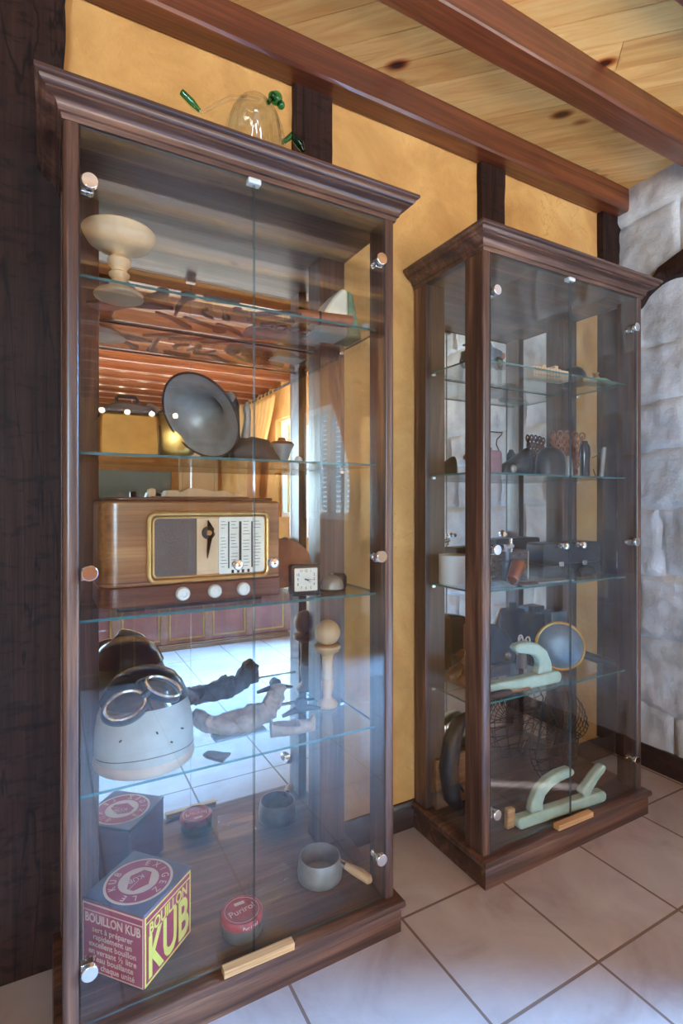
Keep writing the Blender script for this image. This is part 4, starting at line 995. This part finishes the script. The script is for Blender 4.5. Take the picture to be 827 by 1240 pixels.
for k in range(9):
    an = 2*PI*k/9; mb.tube([(.02+.14*math.cos(an), .035*math.sin(an), .14), (.02+.12*math.cos(an), .045*math.sin(an), .07), (.02+.07*math.cos(an), .03*math.sin(an), .003)], .0017, 5)
for r_, zz in ((.14, .14), (.13, .1), (.115, .055), (.07, .003)): mb.tube([(.02+r_*math.cos(2*PI*k/30), (.035 if zz > .06 else .032)*math.sin(2*PI*k/30), zz) for k in range(30)], .0022, 6, True)
mb.build('lower_cage', 'black', e)
MB().tube([(-.05, -.015, .33), (-.085, -.02, .22), (-.11, -.02, .12), (-.09, -.02, .1)], .003, 6).build('wire_handle', 'black', e)
MB().tube([(-.085, -.03, .33), (-.105, -.032, .22), (-.125, -.03, .12), (-.11, -.03, .1)], .003, 6).build('wire_handle', 'black', e)

e = thing('lock_panel', 'pale wooden panel with an iron lock leaning against the cabinet back', 'panel', (1.232, 1.45, z))
MB().box(-.06, .075, -.008, .008, 0, .17).build('board', 'midwood', e, bevel=.002)
MB().tube([(-.03, -.011, .165), (-.01, -.011, .12), (.02, -.011, .09), (.06, -.011, .035)], [.005, .006, .007, .004], 10).cyl((-.005, -.0085, .1), (-.005, -.02, .1), .012).build('latch', 'iron', e)
tag(MB().prism([(-.016, 0), (.018, 0), (.02, .062), (-.013, .066)], -.009, .009, 'Y').build('pumice_block', 'pinestrip', None, (1.318, 1.25, z), bevel=.004), 'small beige block standing in the cabinet corner by the door', 'block')
e = thing('ram_horn', 'dark curved animal horn standing in the corner by the side pane', 'horn', (1.2, 1.37, z))
MB().tube([(.02, .0, .012), (-.02, .0, .08), (-.035, 0, .18), (-.02, 0, .27), (.012, 0, .325), (.05, 0, .345)], [.012, .03, .033, .03, .024, .01], 18).build('horn_body', 'iron', e)

# ================================================================== THE REST OF THE ROOM (seen in the mirrors)
e = thing('studded_chest', 'oxblood leather chest with brass studs reflected in the cabinet mirror', 'chest', (.95, -1.55, 0))
MB().box(-.86, .86, -.3, .3, .045, .56).build('chest_body', 'chestleather', e, bevel=.01)
MB().box(-.88, .88, -.32, .32, 0, .03).box(-.87, .87, -.31, .31, .0305, .0445).build('base_moulding', 'midwood', e, bevel=.005)
MB().box(-.87, .87, -.31, .31, .5605, .62).build('chest_lid', 'chestleather', e, bevel=.02)
mb = MB()
for k in range(6): x = -.86+k*.344; mb.box(x-.028, x+.028, .3002, .304, .05, .55)
mb.build('leather_straps', 'leather', e)
mb = MB()
for k in range(5):
    x0 = -.86+k*.344+.04; x1 = x0+.264
    for j in range(17):
        x = x0+(x1-x0)*j/16
        for zz in (.085, .53): mb.ball((x, .301, zz), (.009, .005, .009), 6, 4)
    for j in range(1, 27):
        zz = .085+.445*j/27
        for x in (x0, x1): mb.ball((x, .301, zz), (.009, .005, .009), 6, 4)
st = mb.build('brass_studs', 'brass', e); st['kind'] = 'stuff'
# curtains on a rail
rl = thing('curtain_rail', 'dark curtain rail over the window reflected in the cabinet mirror', 'rail', (2.2, -2.3, 2.42))
MB().cyl((0, -1.15, 0), (0, 1.15, 0), .014).build('rod', 'iron', rl)
for y in (-1.0, 1.0): MB().box(0, .1, y-.008, y+.008, -.012, .012).build('bracket', 'iron', rl)
def curtain(y0, y1, yt, label):
    e = thing('curtain', label, 'curtain', (2.2, (y0+y1)/2, 0), 0, 'ochre curtains at the window')
    w0 = (y1-y0)/2; c = (y0+y1)/2
    def fn(u, v):
        z_ = 2.38-v*2.3; g = min(1, max(0, (2.38-z_)/1.15)); s_ = 1-.62*math.sin(PI/2*g)**1.5 if z_ > 1.23 else .38+.2*min(1, (1.23-z_)/1.0)
        yy = (u-.5)*2*w0*s_+(yt-c)*(1-s_)/.62
        return (.03*math.sin(u*2*PI*7), yy, z_)
    MB().surf(fn, 90, 40).build('drape', 'curtain', e, thick=.003)
    mb = MB()
    for k in range(8):
        y = -w0+.04+k*(2*w0-.08)/7; mb.tube([(.018*math.cos(t), y, 2.41+.026*math.sin(t)) for t in [2*PI*i/10 for i in range(10)]], .006, 6, True)
    mb.build('tab_loops', 'curtain', e)
    MB().tube([(.045*math.cos(t), (yt-c)+.16*math.sin(t)*w0/.4, 1.23+.02*math.cos(t)) for t in [2*PI*i/20 for i in range(20)]], .01, 8, True).build('tieback', 'curtain', e)
curtain(-3.42, -2.5, -3.25, 'ochre tab-top curtain tied back at the far side of the window')
curtain(-1.95, -1.2, -1.3, 'ochre tab-top curtain tied back at the near side of the window')
# television on the far wall, cream door
e = thing('wall_television', 'dark grey flat screen on the far wall seen in the mirror', 'television', (1.05, YF+.04, 1.36))
MB().box(-.5, .5, -.035, .03, -.3, .3).build('casing', 'black', e, bevel=.006)
MB().box(-.485, .485, .0302, .033, -.285, .285).build('screen', 'tvscreen', e)
d = thing('door_2', '', ''); del d['label']; del d['category']; struct(d); d.location = (1.95, YF+.02, 0)
MB().box(-.24, .24, -.015, .02, 0, 1.95).build('door_leaf', 'cream', d, bevel=.004)
MB().box(-.29, -.245, -.015, .035, 0, 2.0).box(.245, .29, -.015, .035, 0, 2.0).box(-.29, .29, -.015, .035, 2.001, 2.05).build('door_frame', 'cream', d, bevel=.004)
MB().cyl((-.2, .02, 1.0), (-.2, .06, 1.0), .012).build('handle', 'chrome', d)
# four-spot lamp bar under the ceiling at the far end
e = thing('spot_bar', 'ceiling bar of four lit spot lamps at the far end of the room', 'lamp', (.95, -4.45, 2.28))
MB().cyl((-.45, 0, 0), (.45, 0, 0), .01).cyl((0, 0, 0), (0, 0, .28), .01).build('bar', 'chrome', e)
for x in (-.42, -.14, .14, .42):
    s_ = MB(); s_.M = T(x, .02, -.02) @ to_axis((0, .9, -.4)); s_.lathe([(.012, -.03), (.02, -.02), (.04, .03), (.038, .03), (.018, -.018), (0, -.018)], 20)
    s_ = s_.build('lamp_shade', 'chrome', e)
    b2 = MB(); b2.M = T(x, .02, -.02) @ to_axis((0, .9, -.4)); b2.ball((0, 0, .02), .028, 14, 8).build('bulb', 'bulb', s_)
